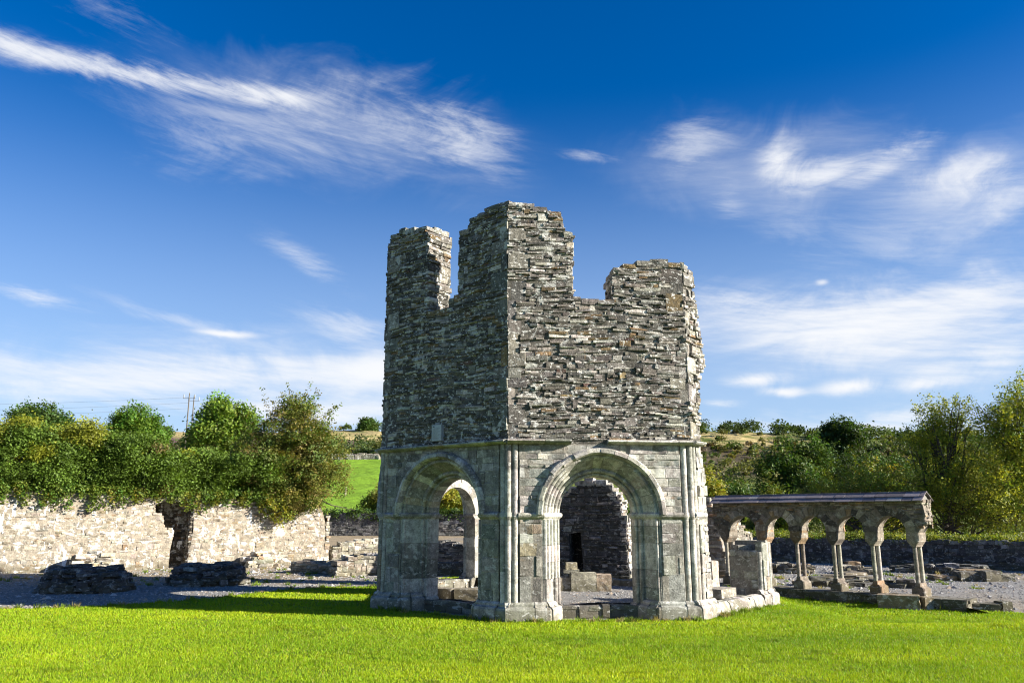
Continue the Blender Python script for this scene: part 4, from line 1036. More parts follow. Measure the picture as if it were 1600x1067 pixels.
def mound(name, cx, cy, L, Wd, H, rot, label, seed, pal=P_dark, mat=M_dark):
    r = np.random.default_rng(seed); m = MB()
    # tapering stump of coursed slates: stacked rings of stones
    nz = int(H/.06)
    for k in range(nz+1):
        f = k/nz; sc_ = 1-.30*f**2.2
        a = 0; per = []
        rx, ry = L/2*sc_, Wd/2*sc_
        n = max(10, int(2*math.pi*max(rx, ry)/.24))
        for i in range(n):
            th = 2*math.pi*(i+r.uniform(-.3, .3))/n
            e = 2.6; c, s = math.cos(th), math.sin(th); q = (abs(c)**e+abs(s)**e)**(-1/e)
            px, py = rx*c*q, ry*s*q
            nx, ny = c/rx, s/ry; ang = math.atan2(ny, nx)
            R_ = r.uniform(.9, 1.06)
            x = px*R_; y = py*R_
            X = cx+x*math.cos(rot)-y*math.sin(rot); Y = cy+x*math.sin(rot)+y*math.cos(rot)
            zz = f*H*.92+wave(x, y, 1)[()]*.8
            if f > .6 and r.random() < .25: continue
            rock(m, (X, Y, max(zz-.02, -.03)), (r.uniform(.14, .26), r.uniform(.14, .42), r.uniform(.045, .12)), rot+ang+r.uniform(-.3, .3), pal_col(pal, 1, r)[0], r, .2, 2)
    # core and top
    pts = []
    a = np.linspace(0, 2*math.pi, 24, endpoint=False)
    for f in (0, .5, .9):
        sc_ = (1-.30*f**2.2)*.93; e = 2.6
        q = (np.abs(np.cos(a))**e+np.abs(np.sin(a))**e)**(-1/e)
        x = L/2*sc_*np.cos(a)*q; y = Wd/2*sc_*np.sin(a)*q
        pts.append(np.stack([cx+x*math.cos(rot)-y*math.sin(rot), cy+x*math.sin(rot)+y*math.cos(rot), np.full(24, f*H)], 1))
    V = np.concatenate(pts+[[[cx, cy, H*.97]]]); i = np.arange(24); j = (i+1) % 24
    m.add(V, quads=np.concatenate([np.stack([i, j, j+24, i+24], 1), np.stack([i, j, j+24, i+24], 1)+24]), tris=np.stack([i+48, j+48, np.full(24, 72)], 1), col=(.10, .095, .085))
    for k in range(int(L*Wd*14)):
        x, y = r.uniform(-.42, .42)*L, r.uniform(-.42, .42)*Wd
        if (x/L*2)**2+(y/Wd*2)**2 > .72: continue
        X = cx+x*math.cos(rot)-y*math.sin(rot); Y = cy+x*math.sin(rot)+y*math.cos(rot)
        rock(m, (X, Y, H*(.90-.12*((x/L*2)**2+(y/Wd*2)**2))), (r.uniform(.12, .34), r.uniform(.12, .3), r.uniform(.04, .09)), r.uniform(0, 3), pal_col(pal, 1, r)[0], r, .2, 2)
    for k in range(int(L*6)):   # fallen bits round the foot
        th = r.uniform(0, 6.28); q = r.uniform(1.0, 1.2); x, y = L/2*q*math.cos(th), Wd/2*q*math.sin(th)
        X = cx+x*math.cos(rot)-y*math.sin(rot); Y = cy+x*math.sin(rot)+y*math.cos(rot)
        rock(m, (X, Y, .0), (r.uniform(.08, .22), r.uniform(.08, .2), r.uniform(.04, .12)), r.uniform(0, 3), pal_col(pal, 1, r)[0], r, .2, 2)
    return m.build(name, mat, None, origin=(cx, cy, 0), **tagd(label, 'pier stump', 'ruined pier stumps on the gravel'))
mound('ruined_pier_stump', -9.3, 18.3, 1.65, 1.4, .50, .05, 'rounded dark slate pier stump nearest the left edge of the gravel', 51)
mound('ruined_pier_stump', -7.25, 20.0, 1.6, 1.3, .46, -.02, 'dark slate pier stump with straighter right side, between the other stump and the tall ruin', 52)

def rockpile(name, items, label, cat, mat=M_block, pal=P_blk, seed=1, group=None, rough=.14, sub=3):
    r = np.random.default_rng(seed); m = MB(); c = np.array(items[0][0])
    for (p, s, rot) in items: rock(m, p, s, rot, pal_col(pal, 1, r)[0], r, rough, sub, .05)
    return m.build(name, mat, None, origin=(float(c[0]), float(c[1]), 0), **tagd(label, cat, group))
def lump(cx, cy, L, Wd, H, rot, label, seed, name='rubble_heap', pal=P_white, mat=M_block):
    r = np.random.default_rng(seed); m = MB()
    for k in range(int(L*Wd*H*260)+24):
        x, y = r.uniform(-.5, .5), r.uniform(-.5, .5); q = max(abs(x), abs(y))*2
        z = r.uniform(0, 1)*H*(1-.35*q**3)-.06
        sz = r.uniform(.10, .30)
        X = cx+x*L*math.cos(rot)-y*Wd*math.sin(rot); Y = cy+x*L*math.sin(rot)+y*Wd*math.cos(rot)
        rock(m, (X, Y, max(z-.05, -.03)), (sz*1.3, sz, sz*r.uniform(.35, .6)), rot+r.uniform(-.5, .5), pal_col(pal, 1, r)[0], r, .3, 2, .08)
    rock(m, (cx, cy, -.03), (L*.8, Wd*.8, H*.75), rot, pal_col(pal, 1, r)[0]*.7, r, .12, 3)
    return m.build(name, mat, None, origin=(cx, cy, 0), **tagd(label, 'rubble'))
lump(-12.1, 24.2, .95, .6, .62, .3, 'rubble lump against the white wall behind the left pier stump', 61)
lump(-8.0, 26.6, .8, .6, .50, .5, 'sunlit rubble lump at the foot of the white wall, right of the recess', 62)
# low walls between the white wall and the tower
r = np.random.default_rng(71)
ruin_wall('low_wall', (-4.7, 22.4), (-3.3, 23.2), [(0, .22), (.3, .42), (.7, .50), (1.2, .44), (1.6, .47)], .55, M_block, P_blk, tagd('knee-high sunlit rubble wall beside the shaded left corner of the ruin', 'wall'), r, row=(.06, .14), nbig=3)
ruin_wall('low_wall', (-6.15, 28.5), (-5.3, 28.9), [(0, .45), (.3, .62), (.7, .58), (.95, .4)], .5, M_block, P_blk+[(3, (.52, .49, .43))], tagd('short rubble wall stub just past the right end of the white wall', 'wall'), r, row=(.06, .14), nbig=3)
ruin_wall('low_wall', (-7.2, 36.5), (-3.6, 38.2), [(0, .45), (1.2, .52), (2.6, .48), (3.9, .5)], .6, M_block, P_blk+[(3, (.52, .49, .43))], tagd('farther low sunlit rubble wall in front of the dark ivied boundary wall', 'wall'), r, row=(.06, .14), nbig=3)
ruin_wall('low_wall', (-6.3, 23.8), (-4.6, 23.3), [(0, .22), (.5, .3), (1.0, .2), (1.7, .28)], .5, M_block, P_blk, tagd('very low broken footing wall on the sandy ground beside the gravel', 'wall'), r, row=(.06, .12), nbig=0)
# slabs and dark ruin seen through the shaded arch
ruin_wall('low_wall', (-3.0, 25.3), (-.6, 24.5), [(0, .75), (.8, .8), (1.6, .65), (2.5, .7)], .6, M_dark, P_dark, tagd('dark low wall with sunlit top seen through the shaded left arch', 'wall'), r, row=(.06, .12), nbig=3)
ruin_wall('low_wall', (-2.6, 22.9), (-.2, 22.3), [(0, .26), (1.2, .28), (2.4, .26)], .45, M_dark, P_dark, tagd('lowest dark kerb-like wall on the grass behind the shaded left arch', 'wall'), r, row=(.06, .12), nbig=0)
# dark boundary walls
ruin_wall('boundary_wall', (-24, 55.5), (6, 55.0), [(0, 1.75), (8, 1.7), (12, 1.72), (20, 1.65), (30, 1.7)], .5, M_dark, P_dark, tagd('far dark boundary wall below the green field on the left', 'wall'), r, row=(.10, .2), ln=(.2, .6), nbig=0, back=False, mort=(.10, .10, .09))
ruin_wall('boundary_wall', (6.5, 32.5), (19.5, 20.5), [(0, .78), (4, .74), (8, .76), (12, .78), (17.6, .8)], .5, M_dark, P_dark, tagd('long low dark boundary wall with grass along its top, behind the gravel court', 'wall'), r, row=(.05, .12), ln=(.12, .4), nbig=20, mort=(.10, .10, .09))
# tall dark fragment behind the ruin, with its slot
FR = Face((-.55, 22.2), (3.02, 20.9)); m = MB(); TR = .7
tp = [(0, 2.5), (1.0, 2.42), (1.7, 2.15), (2.15, 2.12), (2.35, 2.3), (2.6, 2.45), (2.9, 2.42), (3.15, 2.35), (3.3, 2.2)]
rp = [(3.3, 2.2), (3.45, 2.0), (3.55, 1.8), (3.52, 1.6), (3.68, 1.45), (3.66, .4), (3.7, 0)]
u0s, u1s = 2.15, 2.52
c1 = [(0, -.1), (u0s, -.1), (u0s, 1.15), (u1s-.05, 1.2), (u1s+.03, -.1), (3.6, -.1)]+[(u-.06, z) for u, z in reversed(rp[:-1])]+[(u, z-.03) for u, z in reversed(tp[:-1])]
extrude_poly(m, FR, c1, 0, TR, (.09, .09, .085)); extrude_poly(m, FR, [(1.9, -.1), (2.9, -.1), (2.9, 1.5), (1.9, 1.5)], TR-.1, TR+.05, (.05, .05, .05))  # near-black backing paints the deep shade of the slot
slot = lambda z: [(u0s-.02, u1s+.04)] if z < 1.2 else []
rubble(m, FR, [(0, 0), (3.8, 0)]+list(reversed(rp[:-1]))+list(reversed(tp[:-1])), r, (.035, .09), (.1, .38), (.0, .05), .08, [slot], P_dark, nbig=25, edge=.05)  # dark palette puts the shade of this front into its colour
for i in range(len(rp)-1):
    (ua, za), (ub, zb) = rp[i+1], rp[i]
    rubble(m, FR.end(max(ua, ub)-.07, TR), [(0, za), (TR, za), (TR, zb), (0, zb)], r, (.04, .1), (.1, .3), (.03, .11), .1, (), P_white, edge=.03)  # pale palette paints sunlight on the broken end
top_rubble(m, FR, tp, TR, r, P_blk, (.14, .36), (.05, .14))  # top stones coloured paler than the front, as if sunlit
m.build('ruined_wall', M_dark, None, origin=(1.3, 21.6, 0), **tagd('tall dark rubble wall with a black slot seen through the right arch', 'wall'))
o, _ = ruin_wall('ruined_wall', (4.95, 22.4), (5.75, 22.0), [(0, 2.05), (.45, 1.98), (.55, 1.7), (.62, 1.45), (.70, .9), (.78, .5)], .6, M_arc, P_arc+[(3, (.4, .38, .34))], tagd('ragged upright rubble fragment between the tall ruin and the arcade', 'wall'), r, row=(.04, .09), nbig=6)
o, _ = ruin_wall('ruined_wall', (5.95, 22.3), (6.75, 22.95), [(0, 1.5), (.3, 1.45), (.5, 1.2), (.8, 1.05), (1.0, .7)], .5, M_block, P_blk, tagd('sunlit rubble fragment framed by the first arch of the arcade', 'wall'), r, row=(.04, .09), nbig=6)
# blocks seen through the right arch
rockpile('stone_footing', [((1.05, 18.35, 0), (.55, .35, .30), .0), ((1.55, 18.30, 0), (.55, .35, .40), .02), ((2.0, 18.32, 0), (.32, .36, .36), -.03), ((1.3, 18.33, .38), (.34, .28, .08), .0)], 'sunlit low footing of squared blocks inside the ruin, seen through the right arch', 'footing', seed=81, rough=.08)
rockpile('stone_block', [((1.30, 18.33, .455), (.24, .24, .15), .05)], 'small squared block standing on the sunlit footing in the right arch', 'stone block', seed=82, rough=.07)
rockpile('stone_footing', [((-1.35, 16.55, 0), (.62, .30, .22), -.6), ((-.85, 16.35, 0), (.5, .3, .22), -.15)], 'sunlit basin kerb on the floor inside the shaded left arch', 'footing', seed=83, rough=.07)
rockpile('stone_block', [((-1.62, 16.2, 0), (.22, .22, .34), -.3)], 'small upright white stone by the left jamb of the shaded arch', 'stone block', seed=84, rough=.1)
# blocks on the broken side beside the stub pier
fx = F_CD
def at(u, d, z=0): return tuple(float(v) for v in fx.p(u, d, z))
rt_ = math.atan2(F_CD.U[1], F_CD.U[0])
for (p, s, lab, sd_) in (((1.55, .36, .22), (.60, .36, .15), 'dark flat block lying on the sill wall between corner and stub pier', 85),
                        ((1.35, .62, .36), (.42, .30, .14), 'small rounded block behind the flat block on the sill wall', 86),
                        ((1.05, 1.2, 0), (.34, .34, .42), 'squat dark block beside the right corner of the tall ruin', 87),
                        ((1.06, 1.2, .43), (.30, .30, .37), 'dark upright block on top of the squat block beside the ruin', 88),
                        ((2.05, .80, 0), (.26, .30, .80), 'square broken shaft stone just left of the stub pier', 89)):
    rockpile('stone_block', [(at(*p), s, rt_)], lab, 'stone block', seed=sd_, rough=.06)
# right-hand court: slabs and rubble
rockpile('stone_slab', [((7.55, 16.45, -.17), (.75, .42, .27), -.45), ((8.0, 16.35, -.17), (.2, .3, .24), .2)], 'large dark block with orange lichened top in front of the arcade end', 'stone block', seed=91, pal=[(1, (.30, .25, .18))], rough=.1)
rockpile('stone_slab', [((8.5, 16.2, -.17), (.5, .35, .17), -.3), ((9.0, 16.1, -.17), (.5, .35, .15), -.25), ((9.35, 16.05, -.17), (.2, .25, .19), .1)], 'low row of flat dark stones at the right edge of the lawn', 'stones', seed=92, pal=P_dark)
rockpile('stone_slab', [((10.9, 21.2, 0), (.55, .45, .14), -.1), ((11.45, 21.1, 0), (.55, .5, .24), .05), ((11.9, 20.9, 0), (.42, .4, .27), .1), ((12.3, 21.0, 0), (.45, .4, .18), -.1), ((11.8, 21.4, .0), (.9, .3, .27), 0)], 'biggest group of broken slabs on the gravel near the right edge', 'stones', seed=93, pal=P_arc)
rockpile('stone_slab', [((8.4, 21.6, 0), (.8, .45, .12), -.2), ((9.0, 21.4, 0), (.5, .4, .1), .1), ((8.9, 22.0, 0), (.7, .5, .16), .3)], 'thin flat slabs lying on the gravel behind the last arcade columns', 'stones', seed=94, pal=P_arc)
lump(-5.6, 24.6, 1.2, .6, .20, .3, 'low brown rubble scatter on the sandy ground right of the second pier stump', 101, pal=P_blk)
lump(-5.2, 26.6, 1.0, .7, .34, .2, 'small rubble heap between the white wall end and the shaded corner of the ruin', 102, pal=P_blk)
lump(7.8, 24.0, 1.4, .7, .34, -.4, 'pale rubble heap behind the middle arcade columns', 95, pal=P_arc)
lump(9.8, 23.8, 1.0, .6, .28, -.2, 'rubble heap with a pale stone near the right arcade columns', 96, pal=P_arc)
lump(6.4, 24.6, 1.2, .8, .38, -.4, 'rubble heap behind the left arcade arches', 97, pal=P_arc)
lump(12.2, 24.0, 2.2, .7, .30, -.5, 'long low rubble heap below the boundary wall near the right edge', 98, pal=P_dark, mat=M_dark)
lump(7.3, 19.6, 1.1, .5, .20, -.4, 'low dark footing rubble just behind the arcade plinth', 99, pal=P_dark, mat=M_dark)
lump(8.6, 19.4, 1.3, .5, .18, -.45, 'low dark footing rubble right of the last arcade column', 100, pal=P_dark, mat=M_dark)

# ------------------------------------------------------------------ vegetation
def leaves(mb, C, n_per, spread, size, cols, r, up=.35, flat=.75):
    """C: (k,3) sprig centres; n_per leaves each, gaussian spread"""
    k = len(C); n = k*n_per
    P = np.repeat(C, n_per, 0)+r.normal(0, 1, (n, 3))*np.repeat(np.broadcast_to(spread, (k,)), n_per)[:, None]*np.array([1, 1, flat])
    sn = r.normal(0, 1, (k, 3)); nrm = np.repeat(sn, n_per, 0)*.9+r.normal(0, .65, (n, 3)); nrm[:, 2] = np.abs(nrm[:, 2])+up; nrm[:, 0] += .35; nrm /= np.linalg.norm(nrm, axis=1)[:, None]
    t = r.normal(0, 1, (n, 3)); t -= (t*nrm).sum(1)[:, None]*nrm; t /= np.linalg.norm(t, axis=1)[:, None]; b = np.cross(nrm, t)
    s = size*r.uniform(.6, 1.35, n)[:, None]
    V = np.stack([P-t*s*.5, P+b*s*.30+nrm*s*.06, P+t*s*.5, P-b*s*.30+nrm*s*.06], 1)
    c = np.repeat(cols, n_per, 0)*r.uniform(.78, 1.25, (n, 1))
    mb.add(V.reshape(-1, 3), quads=np.arange(4*n).reshape(n, 4), col=np.repeat(c, 4, 0))
def veg_cols(n, base, r, alt=None, pa=.15, cl=None):
    c = np.tile(np.array(base), (n, 1))*r.uniform(.65, 1.35, (n, 1))
    c[:, 0] *= r.uniform(.75, 1.35, n)
    if alt is not None: k = r.random(n) < pa; c[k] = np.array(alt)*r.uniform(.7, 1.3, (k.sum(), 1))
    return c
def clumps(ell, r, dens, shell=.55):
    """sprig centres spread through ellipsoids, mostly near their surface"""
    out = []
    for (c, rad) in ell:
        rad = np.array(rad, float); n = max(6, int(dens*(rad[0]*rad[1]*rad[2])**(2/3)*12))
        d = r.normal(0, 1, (n, 3)); d /= np.linalg.norm(d, axis=1)[:, None]
        q = 1-shell*r.random(n)**1.6; q *= 1+.13*np.sin(5*d[:, 0]+3*d[:, 2])+.1*np.sin(9*d[:, 1]+c[0])
        out.append(np.array(c)+d*rad*q[:, None])
    return np.concatenate(out)
def tree(name, base, ell, label, cat, seed, leaf=.09, npl=26, dens=9, spread=.14, col=(.055, .10, .018), alt=None, pa=.12, trunk=.16, group=None, bark=(.07, .058, .045), limbs=10, twigs=0, shell=.6, up=.35):
    r = np.random.default_rng(seed); base = np.array(base, float)
    root = empty(name, tuple(base), **tagd(label, cat, group))
    cen = clumps(ell, r, dens, shell)
    mb = MB(); cols = veg_cols(len(cen), col, r, alt, pa)
    leaves(mb, cen, npl, spread, leaf, cols, r, up)
    if twigs:
        ec = np.mean([e[0] for e in ell], 0); d = r.normal(0, 1, (twigs, 3)); d[:, 2] = np.abs(d[:, 2])+.3; d /= np.linalg.norm(d, axis=1)[:, None]
        for i in range(twigs):
            e = ell[r.integers(len(ell))]; p0 = np.array(e[0])+d[i]*np.array(e[1])*.9; L_ = r.uniform(.25, .6)*np.mean(e[1])
            pts = p0+np.linspace(0, 1, 7)[:, None]*(d[i]*np.array([1, 1, 1.0])+np.array([.2, 0, .35]))*L_
            leaves(mb, pts, 7, spread*.45, leaf, veg_cols(7, col, r, alt, pa), r)
    mb.build('crown', M_leaf, root)
    tm = MB(); top = np.mean([e[0] for e in ell], 0); h = top[2]-base[2]
    pts = [base+np.array([0, 0, -.2]), base+np.array([.04, 0, h*.3]), base*.45+top*.55*1+np.array([0, 0, 0]), top]
    tube(tm, pts, [trunk*1.25, trunk, trunk*.65, trunk*.3], bark, 9)
    to = tm.build('trunk', M_bark, root, smooth=True)
    lb = MB()
    for i in range(limbs):
        e = ell[i % len(ell)]; tgt = np.array(e[0])+r.normal(0, .45, 3)*np.array(e[1]); f = r.uniform(.25, .8)
        s0 = base*(1-f)+top*f; mid = (s0+tgt)/2+np.array([0, 0, -.08*h])+r.normal(0, .05, 3)*h
        tube(lb, [s0, mid, tgt], [trunk*.5*(1-.5*f), trunk*.25, trunk*.08], bark, 6)
        for k in range(2):
            t2 = tgt+r.normal(0, .5, 3)*np.array(e[1])*.8; tube(lb, [mid, (mid+t2)/2+r.normal(0, .1, 3), t2], [trunk*.2, trunk*.12, trunk*.04], bark, 5)
    if limbs: lb.build('limbs', M_bark, to, smooth=True)
    return root

GR, DG, OL, YG = (.10, .165, .022), (.055, .105, .018), (.155, .18, .025), (.23, .25, .03)
# hedge on and behind the white wall
r = np.random.default_rng(101)
HD = empty('hedge', tuple(FW.p(2.5, 1.0, 0)), **tagd('long leafy hedge spilling over the top of the white wall', 'hedge'))
mb = MB(); us = r.uniform(-6, 7.6, 7000)
topz = np.interp(us, [-6, 0, 1.5, 3.5, 5, 6.5, 8], [4.5, 4.25, 4.2, 3.95, 3.6, 3.5, 3.4])+.12*np.sin(us*1.1)+.12*np.sin(us*3.7+1)+.3*(fbm(us*1.7, us*0, 3, 6)-.5)
zl = 2.42-.035*us; zz = zl+(topz-zl)*r.random(7000)**.8
dd = .05-.34*sstep(2.3, 3.0, zz)+r.uniform(0, 1.3, 7000)**1.5*1.6*(zz > 2.3)
bul = .35*np.sin(us*1.9+zz*1.3)+.25*np.sin(us*4.1-zz*2.2); dd = dd+bul*.55
C = FW.p(us, dd, zz)
nn = vnoise(us*1.5, zz*1.5, 3)+.35*(zz-3.4); base = np.where((nn > .74)[:, None], np.array([.21, .23, .025]), np.array(GR)); base = np.where((vnoise(us*2.2, zz*2.2, 9) > .88)[:, None], np.array([.14, .11, .035]), base)
cols = base*r.uniform(.6, 1.4, (7000, 1))
leaves(mb, C, 36, .12, .072, cols, r)
# trailing sprays over the wall face
for k in range(75):
    u = r.uniform(-5, 8.9); L_ = r.uniform(.05, .32)*(2.1 if 7.0 < u < 8.4 else (1.4 if vnoise(np.array([u*1.5]), np.array([0.]), 2)[0] > .5 else .5)); zt = 2.28-.03*u
    pts = FW.p(u+np.linspace(0, .15, 8)*r.uniform(-1, 1), -.10-.06*r.random(8), zt-np.linspace(-.2, L_, 8))
    leaves(mb, pts, 16, .07, .08, veg_cols(8, GR if r.random() < .7 else OL, r), r)
us2 = np.linspace(-5, 9.0, 420)+r.uniform(-.05, .05, 420); keep = (np.abs(us2-4.6) > .45)
C = FW.p(us2, r.uniform(-.12, .15, 420), 2.40-.035*us2+r.uniform(-.10, .2, 420))[keep]
leaves(mb, C, 26, .09, .08, veg_cols(len(C), GR, r), r)
mb.build('foliage', M_leaf, HD)
sm = MB()
for k in range(26):
    u = -5.5+k*.5; p = FW.p(u, 1.2, 0); tube(sm, [p, p+np.array([r.uniform(-.2, .2), .1, 2.0]), p+np.array([r.uniform(-.5, .5), -.2, 3.8])], [.06, .045, .015], (.10, .08, .06), 6)
sm.build('stems', M_bark, HD)
# rusty red tuft
tree('hawthorn_tree', (-7.6, 28.6, 0), [((-7.75, 27.9, 3.6), (1.75, 1.3, 1.5)), ((-7.3, 27.9, 4.5), (1.2, 1.0, 1.0)), ((-8.6, 27.7, 3.1), (1.1, 1.0, 1.2)), ((-6.55, 28.1, 3.3), (1.0, 1.0, 1.2)), ((-7.0, 27.6, 2.5), (1.0, .8, .8)), ((-7.9, 27.3, 2.3), (.9, .5, .7)), ((-7.5, 28, 5.15), (.6, .6, .45))],
     'big dense hawthorn with brownish leaves overhanging the right part of the white wall', 'tree', 111, leaf=.075, npl=40, dens=17, spread=.12, col=(.12, .155, .026), alt=(.19, .16, .04), pa=.25, twigs=60, limbs=4)
tree('ivy_spray', (-7.7, 27.3, 2.0), [((-7.55, 27.05, 1.75), (.35, .16, .5)), ((-7.95, 26.9, 1.95), (.3, .15, .3))], 'yellow-green spray trailing down the white wall below the hawthorn', 'climbing plant', 112, leaf=.08, npl=18, dens=30, spread=.07, col=YG, trunk=.008, limbs=0)
# trees beyond the hedge
def round_tree(name, cx, cy, ztop, w, h, label, seed, col=GR, **k):
    zb = float(hill_z(np.array(cx), np.array(cy))); rr = np.random.default_rng(seed); ell = [((cx, cy, ztop-h*.5), (w*.40, w*.36, h*.46))]
    for i in range(9):
        a = i*2.4; q = rr.uniform(.25, .5)
        ell.append(((cx+math.cos(a)*w*.30, cy+math.sin(a)*w*.3, ztop-h*.5+h*rr.uniform(-.32, .30)), (w*q*.5, w*q*.5, h*q*.42)))
    kk = dict(leaf=.22, npl=22, dens=5, spread=.28, trunk=.22); kk.update(k)
    return tree(name, (cx, cy, zb), ell, label, 'tree', seed, col=col, **kk)
round_tree('broadleaf_tree', -35.0, 75, 12.0, 5.6, 5.2, 'round bright green tree standing alone above the middle of the hedge', 121, (.10, .19, .022))
round_tree('broadleaf_tree', -40.3, 70, 11.2, 4.6, 3.6, 'darker green tree above the left end of the hedge', 122, DG)
round_tree('broadleaf_tree', -43.6, 72, 11.2, 2.6, 2.6, 'small tree at the far left edge above the hedge', 123, GR)
round_tree('broadleaf_tree', -21.6, 60, 10.5, 5.0, 5.5, 'leafy bright green tree between the two poles and the hawthorn', 124, (.11, .19, .022))
round_tree('broadleaf_tree', -23.6, 61, 8.2, 2.6, 3.0, 'small dark tree at the foot of the twin poles', 125, DG)
round_tree('broadleaf_tree', -38.5, 85, 11.0, 5.5, 2.8, 'low dark treetop peeping over the hedge between two rounder trees', 126, DG)
round_tree('broadleaf_tree', -29.6, 165, 21.3, 4.0, 4.0, 'tiny round tree alone on the left skyline beside the tall ruin', 127, DG, leaf=.4, spread=.4)
round_tree('broadleaf_bush', -9.7, 62, 4.0, 3.6, 2.9, 'rounded bush behind the far boundary wall beside the shaded corner', 128, OL, leaf=.16, dens=9, spread=.18)
# poles
def power_pole(x, y, z1, lab):
    zb = float(hill_z(np.array(x), np.array(y))); t = empty('utility_pole', (x, y, zb), **tagd(lab, 'utility pole'))
    m = MB(); tube(m, [(x, y, zb-.3), (x, y, z1)], [.08, .05], (.12, .10, .08), 8); m.build('post', M_bark, t)
    m = MB(); tube(m, [(x-.6, y, z1-.5), (x+.6, y, z1-.5)], .025, (.12, .10, .08), 6); a = m.build('crossarm', M_bark, t)
    for dx in (-.55, 0, .55):
        m = MB(); cyl(m, (x+dx, y), .05, .04, z1-.46, z1-.1+(.2 if dx == 0 else 0), (.3, .3, .3), 8); m.build('insulator', M_bark, a)
power_pole(-32.3, 80, 13.6, 'taller of the two wooden poles on the left skyline'); power_pole(-34.2, 86, 14.2, 'fainter farther pole just right of the taller one')
wm = MB()
for dz in (0, .35, .7):
    xs = np.linspace(-92.3, -32.3, 40); ph = ((xs+32.3)/60 % 1); tube(wm, np.stack([xs, np.full(40, 80.)+.0*xs, 13.2-dz*1.6-1.6*4*ph*(1-ph)*.5], 1), .008, (.15, .15, .16), 4)
wm.build('power_lines', M_plain, None, **tagd('thin wires crossing the sky left of the twin poles', 'wires'))
# fence post, trough, field wall
z = float(hill_z(np.array(-17.3), np.array(85.)))
m = MB(); tube(m, [(-17.3, 85, z-.2), (-17.25, 85, z+.95)], [.10, .08], (.30, .27, .2), 6); m.build('fence_post', M_bark, None, origin=(-17.3, 85, z), **tagd('lone wooden post in the green field on the left', 'fence post'))
m = MB(); z = float(hill_z(np.array(-11.6), np.array(63.)));
rock(m, (-11.6, 63, z), (1.3, .6, .55), .1, (.08, .08, .07), r, .03, 2); rock(m, (-11.6, 63, z+.54), (1.4, .7, .12), .1, (.6, .6, .58), r, .03, 2)
m.build('stone_trough', M_plain, None, origin=(-11.6, 63, z), **tagd('small pale-topped trough behind the far boundary wall on the left', 'trough'))
m = MB(); rr = np.random.default_rng(5)
for k in range(150):
    x = -28+k*.2; y = 113+rr.uniform(-.3, .3); z = float(hill_z(np.array(x), np.array(y))); rock(m, (x, y, z-.3), (rr.uniform(.9, 1.6), .6, rr.uniform(.75, 1.1)), rr.uniform(-.3, .3), pal_col(P_blk, 1, rr)[0], rr, .2, 2)
m.build('field_wall', M_white, None, origin=(-14, 113, 8), **tagd('distant whitish drystone wall along the top of the green field', 'wall'))

# ---- right side
WAR = dict(leaf=.10, npl=20, spread=.17)
def willow(bx, by, lab, seed, ell, **k):
    kk = dict(leaf=.09, npl=24, dens=12.0, spread=.18, col=(.17, .225, .024), alt=(.36, .37, .04), pa=.32, trunk=.2, limbs=26, twigs=90, shell=.9); kk.update(k)
    return tree('willow_tree', (bx, by, -.1), ell, lab, 'tree', seed, **kk)
willow(19.0, 36, 'airy willow with sky gaps in its crown, left of the largest willow', 131,
       [((18.9, 36, 5.5), (.95, 1.0, .9)), ((19.9, 36, 5.7), (.9, .9, .8)), ((18.2, 36, 4.7), (.9, .9, .7)), ((19.4, 36, 3.4), (1.9, 1.5, 1.3)), ((18.3, 35.5, 2.4), (1.6, 1.4, 1.4))], dens=11)
willow(22.2, 34.5, 'largest yellowing willow at the right edge of the picture', 132,
       [((21.9, 34.5, 6.1), (1.3, 1.3, 1.0)), ((20.7, 34.5, 5.4), (.8, .9, .9)), ((23.3, 34.5, 6.4), (1.3, 1.2, 1.2)), ((21.2, 34.2, 3.9), (1.7, 1.4, 1.3)), ((23.3, 34, 3.9), (1.8, 1.6, 1.8)), ((20.6, 33.5, 2.3), (1.9, 1.4, 1.5)), ((23.0, 33, 2.0), (2.0, 1.4, 1.4)), ((22.0, 34, 5.0), (1.6, 1.2, 1.0))], dens=13)
willow(15.6, 36.5, 'low yellow-green willow scrub behind the right end of the arcade', 133, [((15.5, 36.5, 2.6), (1.9, 1.4, 1.3)), ((17.0, 36, 2.2), (1.5, 1.3, 1.4)), ((14.0, 37, 2.1), (1.4, 1.2, 1.1))], alt=(.2, .19, .03), dens=10, trunk=.12, twigs=30)
def bush(name, cx, cy, ztop, w, h, lab, seed, col, **k):
    kk = dict(leaf=.16, dens=8, spread=.2, trunk=.10, npl=22); kk.update(k); return round_tree(name, cx, cy, ztop, w, h, lab, seed, col, **kk)
bush('broadleaf_tree', 17.3, 50, 6.35, 4.8, 5.6, 'rounded dense green tree above the left half of the arcade roof', 141, (.06, .11, .018), dens=11, twigs=20)
bush('broadleaf_tree', 34.8, 85, 11.6, 4.6, 6.0, 'dark isolated tree on the skyline above the arcade', 142, (.03, .06, .013), leaf=.26, spread=.3)
bush('broadleaf_tree', 23.0, 52, 4.9, 3.6, 4.4, 'paler green tree with visible light branches above the right half of the arcade roof', 143, (.12, .15, .025), alt=(.25, .19, .03), dens=10, twigs=30)
bush('broadleaf_bush', 13.0, 48, 4.0, 2.6, 3.8, 'dark bush above the left end of the arcade roof', 144, DG, dens=10)
bush('broadleaf_bush', 11.2, 46, 4.3, 2.0, 4.0, 'small yellow-green bush between the tall ruin and the arcade roof', 145, YG, dens=10)
bush('broadleaf_bush', 14.6, 46, 3.9, 2.0, 3.4, 'light green bush between the dark bush and the rounded tree', 146, (.12, .16, .025), dens=10)
bush('broadleaf_tree', 27.0, 60, 6.4, 4.6, 5.5, 'dark dense tree just left of the airy willow', 147, DG, dens=9)
